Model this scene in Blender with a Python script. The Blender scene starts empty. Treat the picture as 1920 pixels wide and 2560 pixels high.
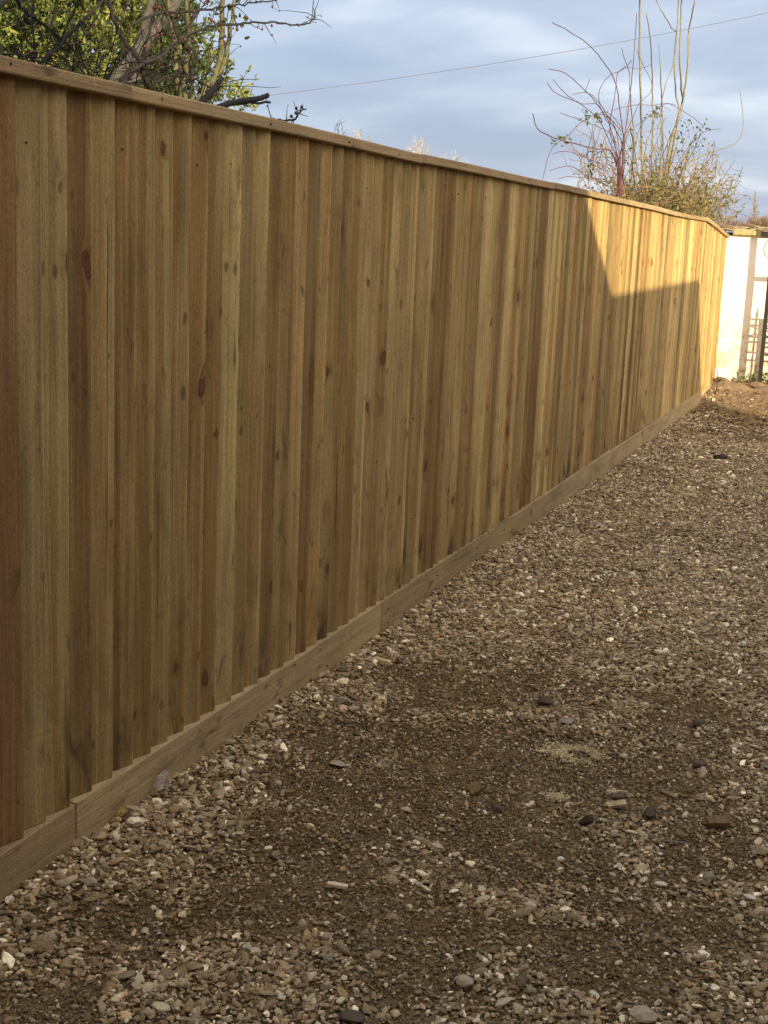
import bpy, math, random
import numpy as np
from mathutils import Matrix, Vector

random.seed(7)
rng = np.random.default_rng(11)
S = bpy.context.scene
COL = S.collection

# ------------------------------------------------------------------ camera
H_CAM = 1.61
RW = np.array([[0.9366376692895617, -0.10552168687224578, 0.33402851684766866],
               [0.3479405996446473, 0.1697668085561568, -0.9220176624292946],
               [0.040585903793568856, 0.9798185568319743, 0.19572526689460984]])
cam_d = bpy.data.cameras.new('camera')
cam = bpy.data.objects.new('camera', cam_d)
COL.objects.link(cam)
M = Matrix([list(r) for r in RW]).to_4x4()
M.translation = (0, 0, H_CAM)
cam.matrix_world = M
cam_d.sensor_fit = 'VERTICAL'
cam_d.sensor_height = 36.0
cam_d.lens = 47.81
cam_d.clip_start = 0.05
cam_d.clip_end = 3000
S.camera = cam
S.render.resolution_x, S.render.resolution_y = 768, 1024

# ------------------------------------------------------------------ light
SUN_EL = math.radians(15.0)
SUN_AZ = math.radians(135.0)          # clockwise from +Y: the sun stands at (+x, -y), behind and right of the camera
sdir = Vector((math.sin(SUN_AZ) * math.cos(SUN_EL), math.cos(SUN_AZ) * math.cos(SUN_EL), math.sin(SUN_EL)))
sun_d = bpy.data.lights.new('sun', 'SUN')
sun_d.energy = 4.3
sun_d.angle = math.radians(0.6)
sun_d.color = (1.0, 0.82, 0.53)
sun = bpy.data.objects.new('sun', sun_d)
sun.rotation_euler = sdir.to_track_quat('Z', 'Y').to_euler()
COL.objects.link(sun)

world = bpy.data.worlds.new('World')
S.world = world
world.use_nodes = True
WN = world.node_tree
WN.nodes.clear()


class G:
    """small helper to write node graphs"""
    def __init__(s, tree):
        s.t = tree

    def n(s, kind, ins=None, **props):
        nd = s.t.nodes.new(kind)
        for k, v in props.items():
            setattr(nd, k, v)
        for k, v in (ins or {}).items():
            sock = nd.inputs[k]
            if isinstance(v, bpy.types.NodeSocket):
                s.t.links.new(v, sock)
            else:
                sock.default_value = v
        return nd

    def math(s, op, a, b=None, c=None, clamp=False):
        ins = {0: a}
        if b is not None: ins[1] = b
        if c is not None: ins[2] = c
        return s.n('ShaderNodeMath', ins, operation=op, use_clamp=clamp).outputs[0]

    def mix(s, f, a, b, mode='MIX'):
        nd = s.n('ShaderNodeMix', data_type='RGBA', blend_type=mode)
        for i, v in ((0, f), (6, a), (7, b)):
            if isinstance(v, bpy.types.NodeSocket): s.t.links.new(v, nd.inputs[i])
            elif i == 0: nd.inputs[i].default_value = v
            else: nd.inputs[i].default_value = (*v[:3], 1)
        return nd.outputs[2]

    def ramp(s, f, stops, interp='LINEAR'):
        nd = s.n('ShaderNodeValToRGB', {0: f})
        cr = nd.color_ramp
        cr.interpolation = interp
        while len(cr.elements) < len(stops): cr.elements.new(0.5)
        for e, (p, c) in zip(cr.elements, stops):
            e.position = p
            e.color = (*c, 1) if hasattr(c, '__len__') else (c, c, c, 1)
        return nd.outputs[0]

    def noise(s, vec, scale, detail=3, rough=0.55, dist=0.0, w=None):
        nd = s.n('ShaderNodeTexNoise', {'Vector': vec, 'Scale': scale, 'Detail': detail, 'Roughness': rough, 'Distortion': dist})
        if w is not None:
            nd.noise_dimensions = '4D'
            if isinstance(w, bpy.types.NodeSocket): s.t.links.new(w, nd.inputs['W'])
            else: nd.inputs['W'].default_value = w
        return nd.outputs[0]

    def mapping(s, vec, scale=(1, 1, 1), loc=(0, 0, 0), rot=(0, 0, 0)):
        return s.n('ShaderNodeMapping', {'Vector': vec, 'Scale': scale, 'Location': loc, 'Rotation': rot}).outputs[0]


w = G(WN)
sky = w.n('ShaderNodeTexSky', sky_type='NISHITA', sun_disc=False, sun_elevation=SUN_EL, sun_rotation=SUN_AZ,
          air_density=1.0, dust_density=1.6, ozone_density=1.0)
tc = w.n('ShaderNodeTexCoord').outputs['Generated']
sep = w.n('ShaderNodeSeparateXYZ', {0: tc})
# cloud sheet: direction projected on a plane high above, so streaks flatten towards the horizon
zz = w.math('ADD', w.math('MAXIMUM', sep.outputs[2], 0.0), 0.16)
pu = w.math('DIVIDE', sep.outputs[0], zz)
pv = w.math('DIVIDE', sep.outputs[1], zz)
pvec = w.n('ShaderNodeCombineXYZ', {0: pu, 1: pv, 2: 0.0}).outputs[0]
pm = w.mapping(pvec, (0.9, 1.05, 1), (3.1, 0.55, 0), (0, 0, 0.25))
n1 = w.noise(pm, 1.7, 5, 0.48, 0.4)
n2 = w.noise(w.mapping(pvec, (0.8, 1.7, 1), (1.7, 9.2, 0), (0, 0, 0.1)), 0.9, 4, 0.48, 0.2)
cl = w.ramp(w.math('ADD', w.math('MULTIPLY', n1, 0.6), w.math('MULTIPLY', n2, 0.4)),
            [(0.36, (2.6, 3.15, 4.4)), (0.46, (3.0, 3.6, 4.85)), (0.55, (3.8, 4.35, 5.5)), (0.65, (5.6, 6.1, 6.9))])
# clouds near the low sun are lit through, smoothly
dot = w.n('ShaderNodeVectorMath', {0: tc, 1: tuple(sdir)}, operation='DOT_PRODUCT').outputs['Value']
glow = w.ramp(w.math('MULTIPLY_ADD', dot, 0.5, 0.5), [(0.0, 1.0), (0.45, 1.0), (1.0, 1.0)])
gl2 = w.math('MULTIPLY_ADD', w.math('POWER', w.math('MULTIPLY_ADD', dot, 0.5, 0.5, clamp=True), 3.0), 3.0, 0.80)
warm = w.mix(w.math('POWER', w.math('MULTIPLY_ADD', dot, 0.5, 0.5, clamp=True), 1.6), (1, 1, 1), (1.32, 0.98, 0.66))
clc = w.mix(1.0, cl, warm, 'MULTIPLY')
clg = w.n('ShaderNodeVectorMath', {0: clc, 'Scale': gl2}, operation='SCALE').outputs[0]
out = w.mix(0.86, sky.outputs[0], clg)
bg = w.n('ShaderNodeBackground', {'Color': out, 'Strength': 0.10})
wo = w.n('ShaderNodeOutputWorld', {'Surface': bg.outputs[0]})

S.view_settings.view_transform = 'Standard'
S.view_settings.look = 'None'
S.view_settings.gamma = 1.0
S.view_settings.use_curve_mapping = False
S.view_settings.exposure = 0.92
S.render.engine = 'CYCLES'
S.cycles.max_bounces = 6

# ------------------------------------------------------------------ helpers
C0 = np.array([0.0, 0.0, H_CAM])
FPX = 3399.86


def ray(px, py):
    d = np.array([px - 960.0, -(py - 1280.0), -FPX])
    d /= np.linalg.norm(d)
    return RW @ d


def at_x(px, py, X):
    """the place where the sight line through a photo pixel meets the upright plane x = X"""
    r = ray(px, py)
    return C0 + r * (X / r[0])


def at_y(px, py, Y):
    r = ray(px, py)
    return C0 + r * (Y / r[1])


def at_z(px, py, Z=0.0):
    r = ray(px, py)
    return C0 + r * ((Z - H_CAM) / r[2])


class MB:
    """collects geometry that ends up as ONE mesh"""
    def __init__(s):
        s.v, s.f = [], []

    def add(s, vs, fs):
        o = len(s.v)
        s.v.extend([tuple(map(float, p)) for p in vs])
        s.f.extend([tuple(i + o for i in f) for f in fs])

    def box(s, c, d, rz=0.0, rx=0.0, ry=0.0):
        m = Matrix.Rotation(rz, 3, 'Z') @ Matrix.Rotation(ry, 3, 'Y') @ Matrix.Rotation(rx, 3, 'X')
        vs = []
        for x in (-.5, .5):
            for y in (-.5, .5):
                for z in (-.5, .5):
                    p = m @ Vector((x * d[0], y * d[1], z * d[2]))
                    vs.append((p.x + c[0], p.y + c[1], p.z + c[2]))
        s.add(vs, [(0, 1, 3, 2), (4, 6, 7, 5), (0, 4, 5, 1), (2, 3, 7, 6), (0, 2, 6, 4), (1, 5, 7, 3)])

    def tube(s, pts, r0, r1, sides=6, cap=True):
        pts = [np.asarray(p, float) for p in pts]
        n = len(pts)
        ref = np.array([0.3, 0.5, 0.81])
        o = len(s.v)
        for i, p in enumerate(pts):
            t = pts[min(i + 1, n - 1)] - pts[max(i - 1, 0)]
            L = np.linalg.norm(t)
            t = t / L if L > 1e-9 else np.array([0, 0, 1.0])
            a = np.cross(t, ref)
            a /= (np.linalg.norm(a) + 1e-9)
            b = np.cross(t, a)
            r = r0 + (r1 - r0) * i / max(n - 1, 1)
            for k in range(sides):
                an = 2 * math.pi * k / sides
                q = p + (a * math.cos(an) + b * math.sin(an)) * r
                s.v.append((q[0], q[1], q[2]))
        for i in range(n - 1):
            for k in range(sides):
                k2 = (k + 1) % sides
                s.f.append((o + i * sides + k, o + i * sides + k2, o + (i + 1) * sides + k2, o + (i + 1) * sides + k))
        if cap:
            s.f.append(tuple(o + k for k in reversed(range(sides))))
            s.f.append(tuple(o + (n - 1) * sides + k for k in range(sides)))

    def build(s, name, mat, parent=None, smooth=False, bevel=0, loc=None, **props):
        me = bpy.data.meshes.new(name)
        vs = s.v
        if loc is not None:
            vs = [(a - loc[0], b - loc[1], c - loc[2]) for a, b, c in vs]
        me.from_pydata(vs, [], s.f)
        me.materials.append(mat)
        if smooth: me.polygons.foreach_set('use_smooth', [True] * len(me.polygons))
        ob = bpy.data.objects.new(name, me)
        COL.objects.link(ob)
        if loc is not None: ob.location = loc
        if parent is not None: ob.parent = parent
        if bevel:
            b = ob.modifiers.new('bevel', 'BEVEL')
            b.width = bevel
            b.segments = 2
            b.limit_method = 'ANGLE'
        for k, v in props.items(): ob[k] = v
        return ob


def empty(name, label, cat, group=None, loc=(0, 0, 0)):
    o = bpy.data.objects.new(name, None)
    COL.objects.link(o)
    o.location = loc
    o['label'] = label
    o['category'] = cat
    if group: o['group'] = group
    return o


def tag(o, label, cat, group=None):
    o['label'] = label
    o['category'] = cat
    if group: o['group'] = group
    return o


def mat(name):
    m = bpy.data.materials.new(name)
    m.use_nodes = True
    m.node_tree.nodes.clear()
    return m, G(m.node_tree)


def finish(m, g, color, rough=0.85, bump=None, bstr=0.3, bdist=0.01, spec=0.3, metal=0.0, trans=0.0, alpha=None):
    p = g.n('ShaderNodeBsdfPrincipled', {'Base Color': color if isinstance(color, bpy.types.NodeSocket) else (*color, 1),
                                         'Roughness': rough, 'Metallic': metal})
    p.inputs['Specular IOR Level'].default_value = spec
    if trans: p.inputs['Transmission Weight'].default_value = trans
    if alpha is not None: p.inputs['Alpha'].default_value = alpha
    if bump is not None:
        b = g.n('ShaderNodeBump', {'Height': bump, 'Strength': bstr, 'Distance': bdist})
        g.t.links.new(b.outputs[0], p.inputs['Normal'])
    g.n('ShaderNodeOutputMaterial', {'Surface': p.outputs[0]})
    return m


# numpy value noise --------------------------------------------------------
_T = np.random.default_rng(5).random((256, 256))


def vnoise(x, y, s):
    x = np.asarray(x, float) * s + 1000.3
    y = np.asarray(y, float) * s + 1000.7
    xi, yi = np.floor(x).astype(int), np.floor(y).astype(int)
    fx, fy = x - xi, y - yi
    fx, fy = fx * fx * (3 - 2 * fx), fy * fy * (3 - 2 * fy)
    a = _T[xi % 256, yi % 256]; b = _T[(xi + 1) % 256, yi % 256]
    c = _T[xi % 256, (yi + 1) % 256]; d = _T[(xi + 1) % 256, (yi + 1) % 256]
    return (a * (1 - fx) + b * fx) * (1 - fy) + (c * (1 - fx) + d * fx) * fy


def fbm(x, y, s, o=4):
    t, a, n = 0, 0.5, 0
    for i in range(o):
        t = t + a * vnoise(x + 17.1 * i, y - 9.3 * i, s); n += a
        s *= 2.03; a *= 0.5
    return t / n


def sstep(a, b, x):
    t = np.clip((np.asarray(x, float) - a) / (b - a), 0, 1)
    return t * t * (3 - 2 * t)


FX = -1.85      # the fence's face


def gz(x, y):
    x = np.asarray(x, float); y = np.asarray(y, float)
    z = (fbm(x, y, 1.1, 3) - 0.5) * 0.05 + (fbm(x, y, 7.0, 3) - 0.5) * 0.022
    z = z * sstep(-14, 0, y) * (1 - sstep(20, 40, y))
    z = z + 0.028 * np.exp(-((x - FX) / 0.22) ** 2) * (0.35 + fbm(x * 0 + 3, y, 1.3, 2)) * (1 - sstep(8, 9, y))
    far = 0.10 * sstep(14.7, 15.25, y + 0.25 * (x + 1.85)) + 0.075 * sstep(15.4, 16.3, y)
    lump = 0.09 * sstep(15.2, 15.9, y) * (fbm(x, y, 6.0, 4) - 0.35)
    z = z + far + lump * (1 - sstep(20, 40, y))
    return z


# ------------------------------------------------------------------ materials
# --- sawn, pressure treated softwood; grain runs along z for boards, y for rails
def wood_mat(name, along='z', stops=None, contrast=1.0, knot=1.0, arris=False):
    m, g = mat(name)
    oi = g.n('ShaderNodeObjectInfo')
    rnd = oi.outputs['Random']
    r2 = g.math('FRACT', g.math('MULTIPLY', rnd, 17.37))
    r3 = g.math('FRACT', g.math('MULTIPLY', rnd, 71.91))
    off = g.math('MULTIPLY', rnd, 53.0)
    co = g.n('ShaderNodeTexCoord').outputs['Object']
    sp = g.n('ShaderNodeSeparateXYZ', {0: co})
    if along == 'z': u, v = sp.outputs[1], sp.outputs[2]
    else: u, v = sp.outputs[2], sp.outputs[1]
    cu = lambda su, sv: g.n('ShaderNodeCombineXYZ', {0: g.math('MULTIPLY', u, su), 1: g.math('MULTIPLY', v, sv),
                                                     2: g.math('MULTIPLY', sp.outputs[0], su)}).outputs[0]
    # knots: cells stretched along the board, only some cells carry one
    wob = g.noise(cu(14, 4), 1.0, 2, 0.5, 0, off)
    wb2 = g.noise(cu(60, 38), 1.0, 3, 0.6, 0.5, off)
    vx = g.n('ShaderNodeTexVoronoi', {'Vector': g.n('ShaderNodeVectorMath', {0: cu(8.5, 5.6), 1: g.n('ShaderNodeCombineXYZ', {0: g.math('ADD', off, g.math('MULTIPLY', wb2, 0.24)), 1: g.math('ADD', g.math('MULTIPLY', wob, 0.5), g.math('MULTIPLY', wb2, 0.26)), 2: 0.0}).outputs[0]}, operation='ADD').outputs[0],
                                      'Scale': 1.0, 'Randomness': 1.0}, voronoi_dimensions='3D')
    kd = vx.outputs['Distance']
    kc = g.n('ShaderNodeSeparateColor', {0: vx.outputs['Color']})
    has = g.math('GREATER_THAN', kc.outputs[0], 0.40)
    ksz = g.math('MULTIPLY_ADD', g.math('POWER', kc.outputs[1], 1.6), 0.17, 0.05)
    kd2 = g.math('DIVIDE', kd, ksz)
    kcore = g.math('MULTIPLY', has, g.ramp(kd2, [(0.0, 0.45), (0.30, 0.55), (0.42, 1.0), (0.55, 0.5), (0.74, 1.0), (0.88, 0.0)]))
    pv = g.n('ShaderNodeTexVoronoi', {'Vector': g.n('ShaderNodeVectorMath', {0: cu(17, 8.5), 1: g.n('ShaderNodeCombineXYZ', {0: g.math('ADD', off, g.math('MULTIPLY', wb2, 0.16)), 1: g.math('MULTIPLY', wb2, 0.2), 2: 3.7}).outputs[0]}, operation='ADD').outputs[0], 'Scale': 1.0})
    pc = g.n('ShaderNodeSeparateColor', {0: pv.outputs['Color']})
    pin = g.math('MULTIPLY', g.math('GREATER_THAN', pc.outputs[0], 0.50), g.ramp(g.math('DIVIDE', pv.outputs['Distance'], g.math('MULTIPLY_ADD', pc.outputs[1], 0.14, 0.07)), [(0.55, 1.0), (1.0, 0.0)]))
    khalo = g.math('MULTIPLY', has, g.ramp(g.math('MULTIPLY', kd2, 0.5), [(0.3, 1.0), (0.95, 0.0)]))
    # grain bent round the knots
    bend = g.math('MULTIPLY', khalo, 0.030)
    gu = g.math('ADD', u, g.math('ADD', bend, g.math('MULTIPLY', wob, 0.006)))
    gvec = lambda su, sv: g.n('ShaderNodeCombineXYZ', {0: g.math('MULTIPLY', gu, su), 1: g.math('MULTIPLY', v, sv),
                                                       2: g.math('MULTIPLY', sp.outputs[0], su)}).outputs[0]
    fine = g.noise(gvec(210, 3.2), 1.0, 3, 0.6, 0, off)
    mid = g.noise(gvec(55, 0.8), 1.0, 3, 0.55, 0.2, off)
    band = g.noise(gvec(12, 0.30), 1.0, 2, 0.5, 0.3, g.math('ADD', off, 7.7))
    blot = g.noise(cu(7, 2.0), 1.0, 4, 0.6, 0.4, g.math('ADD', off, 3.3))
    dirt = g.noise(cu(16, 5.5), 1.0, 4, 0.62, 0.6, g.math('ADD', off, 5.1))
    speck = g.noise(cu(300, 130), 1.0, 2, 0.7, 0, off)
    if arris:
        oc = g.n('ShaderNodeSeparateColor', {0: oi.outputs['Color']})
        base = g.mix(oc.outputs[0], (0.185, 0.127, 0.056), (0.51, 0.385, 0.178))
        base = g.mix(1.0, base, g.mix(oc.outputs[1], (0.99, 0.985, 0.91), (1.02, 0.94, 0.82)), 'MULTIPLY')
    else:
        base = g.ramp(rnd, stops, 'CARDINAL')
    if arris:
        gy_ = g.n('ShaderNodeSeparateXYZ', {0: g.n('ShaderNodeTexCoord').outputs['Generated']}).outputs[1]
        lap_shade_k = g.math('MULTIPLY_ADD', oc.outputs[2], 0.75, -0.25)  # painted shade: random gradient across the board, mostly darker beside the overlap
        base = g.n('ShaderNodeVectorMath', {0: base, 'Scale': g.math('MULTIPLY_ADD', g.math('SUBTRACT', gy_, 0.55), lap_shade_k, 1.0)}, operation='SCALE').outputs[0]
    # heart and sap bands across one board
    red = g.mix(1.0, base, (0.82, 0.67, 0.55), 'MULTIPLY')
    pale = g.mix(1.0, base, (1.22, 1.26, 1.22), 'MULTIPLY')
    col = g.mix(g.ramp(band, [(0.47, 0.0), (0.54, 0.75 * contrast)]), base, red)
    col = g.mix(g.ramp(g.noise(gvec(21, 0.22), 1.0, 2, 0.5, 0.2, g.math('ADD', off, 31.0)), [(0.52, 0.0), (0.56, 0.65 * contrast)]), col, pale)
    val = g.math('MULTIPLY_ADD', r2, 0.12 if arris else 0.3, 0.98 if arris else 0.86)
    val = g.math('MULTIPLY', val, g.ramp(mid, [(0.25, 0.84), (0.5, 1.0), (0.75, 1.10)]))
    val = g.math('MULTIPLY', val, g.ramp(fine, [(0.28, 0.70), (0.5, 1.0), (0.72, 1.22)]))
    val = g.math('MULTIPLY', val, g.ramp(speck, [(0.30, 0.72), (0.5, 1.0), (0.72, 1.26)]))
    val = g.math('MULTIPLY', val, g.ramp(blot, [(0.27, 0.56), (0.42, 0.88), (0.7, 1.20)]))
    if arris:
        # torn pale fibres along the thick edge
        ar = g.math('MULTIPLY', g.ramp(g.n('ShaderNodeSeparateXYZ', {0: g.n('ShaderNodeTexCoord').outputs['Generated']}).outputs[1], [(0.958, 0.0), (0.975, 1.0)]), g.ramp(g.noise(cu(40, 22), 1.0, 3, 0.6, 0, off), [(0.35, 0.2), (0.6, 1.0)]))
        val = g.math('MULTIPLY', val, g.math('MULTIPLY_ADD', ar, 0.80, 1.0))
    sc = g.n('ShaderNodeVectorMath', {0: col, 'Scale': val}, operation='SCALE').outputs[0]
    # olive preservative tint in patches, damp dirt marks
    col = g.mix(g.math('MULTIPLY', g.ramp(g.noise(cu(5, 0.9), 1.0, 3, 0.5, 0.2, g.math('ADD', off, 13.0)), [(0.46, 0.0), (0.66, 1.0)]), 0.40), sc,
                g.mix(1.0, sc, (0.86, 0.97, 0.84), 'MULTIPLY'))
    col = g.mix(g.ramp(dirt, [(0.60, 0.0), (0.70, 0.68)]), col, (0.080, 0.047, 0.022))
    col = g.mix(g.math('MULTIPLY', khalo, 0.55 * knot), col, (0.19, 0.088, 0.034))
    col = g.mix(g.math('MULTIPLY', kcore, 0.85 * knot), col, (0.070, 0.032, 0.014))
    col = g.mix(g.math('MULTIPLY', pin, 0.62 * knot), col, (0.085, 0.042, 0.018))
    # drying cracks: long hairlines on few boards
    crk = g.noise(gvec(75, 0.9), 1.0, 1, 0.4, 0, g.math('ADD', off, 23.0))
    cm = g.math('MULTIPLY', g.ramp(crk, [(0.755, 0.0), (0.77, 1.0)]), 0.8)
    col = g.mix(cm, col, (0.03, 0.02, 0.012))
    if arris:
        # earth and damp splashed up the foot of some boards
        foot = g.math('MULTIPLY', g.ramp(v, [(0.16, 1.0), (0.62, 0.0)]), g.ramp(g.noise(cu(9, 3.4), 1.0, 4, 0.6, 0.5, g.math('ADD', off, 41.0)), [(0.53, 0.0), (0.66, 1.0)]))
        col = g.mix(g.math('MULTIPLY', foot, 0.8), col, (0.050, 0.034, 0.020))
    hgt = g.math('ADD', g.math('MULTIPLY', fine, 0.7), g.math('ADD', g.math('MULTIPLY', speck, 0.5), g.math('MULTIPLY', cm, -1.2)))
    finish(m, g, col, 0.88, hgt, 0.8, 0.003, 0.18)
    return m


BOARD_STOPS = [(0.00, (0.43, 0.31, 0.135)), (0.10, (0.30, 0.185, 0.078)), (0.20, (0.46, 0.335, 0.150)), (0.32, (0.33, 0.245, 0.110)), (0.42, (0.27, 0.17, 0.075)),
               (0.52, (0.50, 0.36, 0.165)), (0.62, (0.29, 0.178, 0.074)), (0.74, (0.42, 0.31, 0.14)), (0.86, (0.31, 0.205, 0.09)), (1.00, (0.47, 0.33, 0.145))]
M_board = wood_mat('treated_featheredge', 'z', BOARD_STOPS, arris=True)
M_red = wood_mat('reddish_featheredge', 'z', [(0.0, (0.225, 0.130, 0.055)), (1.0, (0.24, 0.138, 0.057))], 0.5)
M_rail = wood_mat('sawn_rail', 'y', [(0.0, (0.33, 0.235, 0.125)), (0.5, (0.38, 0.275, 0.15)), (1.0, (0.35, 0.245, 0.125))], 0.6, 0.8)
M_gravelboard = wood_mat('gravel_board_wood', 'y', [(0.0, (0.40, 0.295, 0.150)), (0.5, (0.44, 0.325, 0.17)), (1.0, (0.39, 0.28, 0.140))], 0.3, 0.8)
M_cap = wood_mat('cap_wood', 'y', [(0.0, (0.35, 0.25, 0.125)), (1.0, (0.39, 0.28, 0.145))], 0.4, 0.7)


def soil_mat():
    m, g = mat('compacted_soil')
    co = g.n('ShaderNodeTexCoord').outputs['Object']
    a = g.noise(co, 2.2, 5, 0.6, 0.4)
    b = g.noise(co, 22, 5, 0.65, 0.3)
    c = g.noise(co, 130, 4, 0.7, 0.2)
    d = g.noise(co, 520, 2, 0.6, 0)
    col = g.ramp(a, [(0.3, (0.120, 0.078, 0.032)), (0.5, (0.175, 0.117, 0.048)), (0.7, (0.238, 0.166, 0.072))])
    v = g.math('MULTIPLY', g.ramp(b, [(0.3, 0.66), (0.5, 1.0), (0.7, 1.3)]), g.ramp(c, [(0.3, 0.58), (0.5, 1.0), (0.7, 1.42)]))
    v = g.math('MULTIPLY', v, g.ramp(d, [(0.3, 0.78), (0.7, 1.25)]))
    col = g.n('ShaderNodeVectorMath', {0: col, 'Scale': v}, operation='SCALE').outputs[0]
    yy_ = g.n('ShaderNodeSeparateXYZ', {0: co}).outputs[1]
    col = g.mix(g.ramp(g.math('MULTIPLY_ADD', yy_, 0.25, -3.2), [(0.40, 0.0), (0.58, 0.85), (0.9, 0.85), (1.0, 0.1)]), col, g.mix(b, (0.18, 0.125, 0.08), (0.36, 0.265, 0.17)))
    # grit far off, where single stones are not built
    vo = g.n('ShaderNodeTexVoronoi', {'Vector': co, 'Scale': 62.0}).outputs['Color']
    grit = g.ramp(g.n('ShaderNodeSeparateColor', {0: vo}).outputs[0], [(0.62, 0.0), (0.72, 1.0)])
    col = g.mix(g.math('MULTIPLY', grit, 0.4), col, (0.27, 0.22, 0.155))
    h = g.math('ADD', g.math('MULTIPLY', b, 1.0), g.math('ADD', g.math('MULTIPLY', c, 0.6), g.math('MULTIPLY', d, 0.2)))
    return finish(m, g, col, 0.93, h, 1.0, 0.012, 0.15)


M_soil = soil_mat()


def pebble_mat(name):
    m, g = mat(name)
    at = g.n('ShaderNodeAttribute', attribute_name='tint', attribute_type='INSTANCER')
    co = g.n('ShaderNodeTexCoord').outputs['Object']
    a = g.noise(co, 2.4, 4, 0.6, 0.3)
    v = g.ramp(a, [(0.3, 0.72), (0.5, 1.0), (0.7, 1.22)])
    col = g.n('ShaderNodeVectorMath', {0: at.outputs['Color'], 'Scale': v}, operation='SCALE').outputs[0]
    b = g.noise(co, 7.0, 3, 0.6, 0.2)
    return finish(m, g, col, 0.82, b, 0.25, 0.1, 0.25)


M_peb = pebble_mat('pebble')


def plain(name, col, rough=0.8, var=0.25, scale=20, bump=0.3, bdist=0.003, spec=0.3, metal=0.0, use_rand=False):
    m, g = mat(name)
    co = g.n('ShaderNodeTexCoord').outputs['Object']
    a = g.noise(co, scale, 5, 0.6, 0.3)
    v = g.ramp(a, [(0.28, 1 - var), (0.5, 1.0), (0.72, 1 + var)])
    c = g.n('ShaderNodeVectorMath', {0: col, 'Scale': v}, operation='SCALE').outputs[0]
    if use_rand:
        r = g.n('ShaderNodeObjectInfo').outputs['Random']
        c = g.n('ShaderNodeVectorMath', {0: c, 'Scale': g.math('MULTIPLY_ADD', r, 0.4, 0.8)}, operation='SCALE').outputs[0]
    return finish(m, g, c, rough, a, bump, bdist, spec, metal)


def leaf_mat(name, cols, trans=0.35, rough=0.5, spec=0.3):
    """leaf colour picked per leaf from the 'tone' attribute"""
    m, g = mat(name)
    at = g.n('ShaderNodeAttribute', attribute_name='tone').outputs['Fac']
    n = len(cols)
    c = g.ramp(at, [(i / (n - 1), cc) for i, cc in enumerate(cols)])
    p = g.n('ShaderNodeBsdfPrincipled', {'Base Color': c, 'Roughness': rough})
    p.inputs['Specular IOR Level'].default_value = spec
    t = g.n('ShaderNodeBsdfTranslucent', {'Color': c})
    mx = g.n('ShaderNodeMixShader', {0: trans, 1: p.outputs[0], 2: t.outputs[0]})
    g.n('ShaderNodeOutputMaterial', {'Surface': mx.outputs[0]})
    return m


# ------------------------------------------------------------------ ground sheet
def build_ground():
    xs = np.concatenate([-np.geomspace(900, 2.7, 22), np.arange(-2.4, 1.6, 0.026), np.geomspace(1.8, 900, 22)])
    ys = np.concatenate([-np.geomspace(900, 0.6, 18), np.arange(0.4, 17.2, 0.03), np.geomspace(17.5, 1400, 24)])
    X, Y = np.meshgrid(xs, ys, indexing='ij')
    Z = gz(X, Y) + (fbm(X, Y, 28.0, 2) - 0.5) * 0.010
    nx, ny = X.shape
    co = np.stack([X, Y, Z], -1).reshape(-1, 3)
    i = np.arange(nx - 1)[:, None] * ny + np.arange(ny - 1)[None, :]
    f = np.stack([i, i + ny, i + ny + 1, i + 1], -1).reshape(-1, 4)
    me = bpy.data.meshes.new('ground')
    me.vertices.add(len(co)); me.vertices.foreach_set('co', co.ravel())
    me.loops.add(f.size); me.loops.foreach_set('vertex_index', f.ravel().astype(np.int32))
    me.polygons.add(len(f))
    me.polygons.foreach_set('loop_start', np.arange(0, f.size, 4, dtype=np.int32))
    me.polygons.foreach_set('use_smooth', np.ones(len(f), bool))
    me.update(calc_edges=True)
    me.materials.append(M_soil)
    o = bpy.data.objects.new('ground', me)
    COL.objects.link(o)
    o['kind'] = 'structure'
    o['label'] = 'brown compacted soil of the driveway under loose gravel'
    return o


build_ground()

# ------------------------------------------------------------------ the fence
FY0, FY1, YBEND = 2.02, 16.20, 14.23
Z_BOARD0, Z_TOP = 0.155, 1.925


def top_z(y):
    return Z_TOP + 0.006 * math.sin(y * 0.9) - max(0.0, (y - YBEND)) * 0.068


fence = empty('featheredge_fence', 'long tall close-boarded fence of new treated timber running beside the gravel driveway', 'fence', loc=(FX, FY0, 0))


def fl(p):   # world to fence space
    return (p[0] - FX, p[1] - FY0, p[2])


PITCH = 0.1015
# board edges read off the photograph near by, then even spacing with the usual scatter
EPX = [37, 104, 168, 230, 286, 341, 388, 437, 480, 524, 565, 606, 642, 676, 711, 743, 775, 805, 833, 860, 888, 913, 939, 962, 985, 1008, 1030, 1051,
       1072, 1093, 1113, 1130, 1146, 1167, 1182, 1197, 1212, 1230, 1244]
edges = [float(at_x(px, 147 + 0.2289 * px + 45, FX + 0.01)[1]) for px in EPX]
edges = [edges[0] - PITCH * k for k in range(6, 0, -1)] + edges
while edges[-1] < FY1 - 0.10: edges.append(edges[-1] + PITCH * random.uniform(0.88, 1.12))
edges[-1] = FY1
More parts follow.
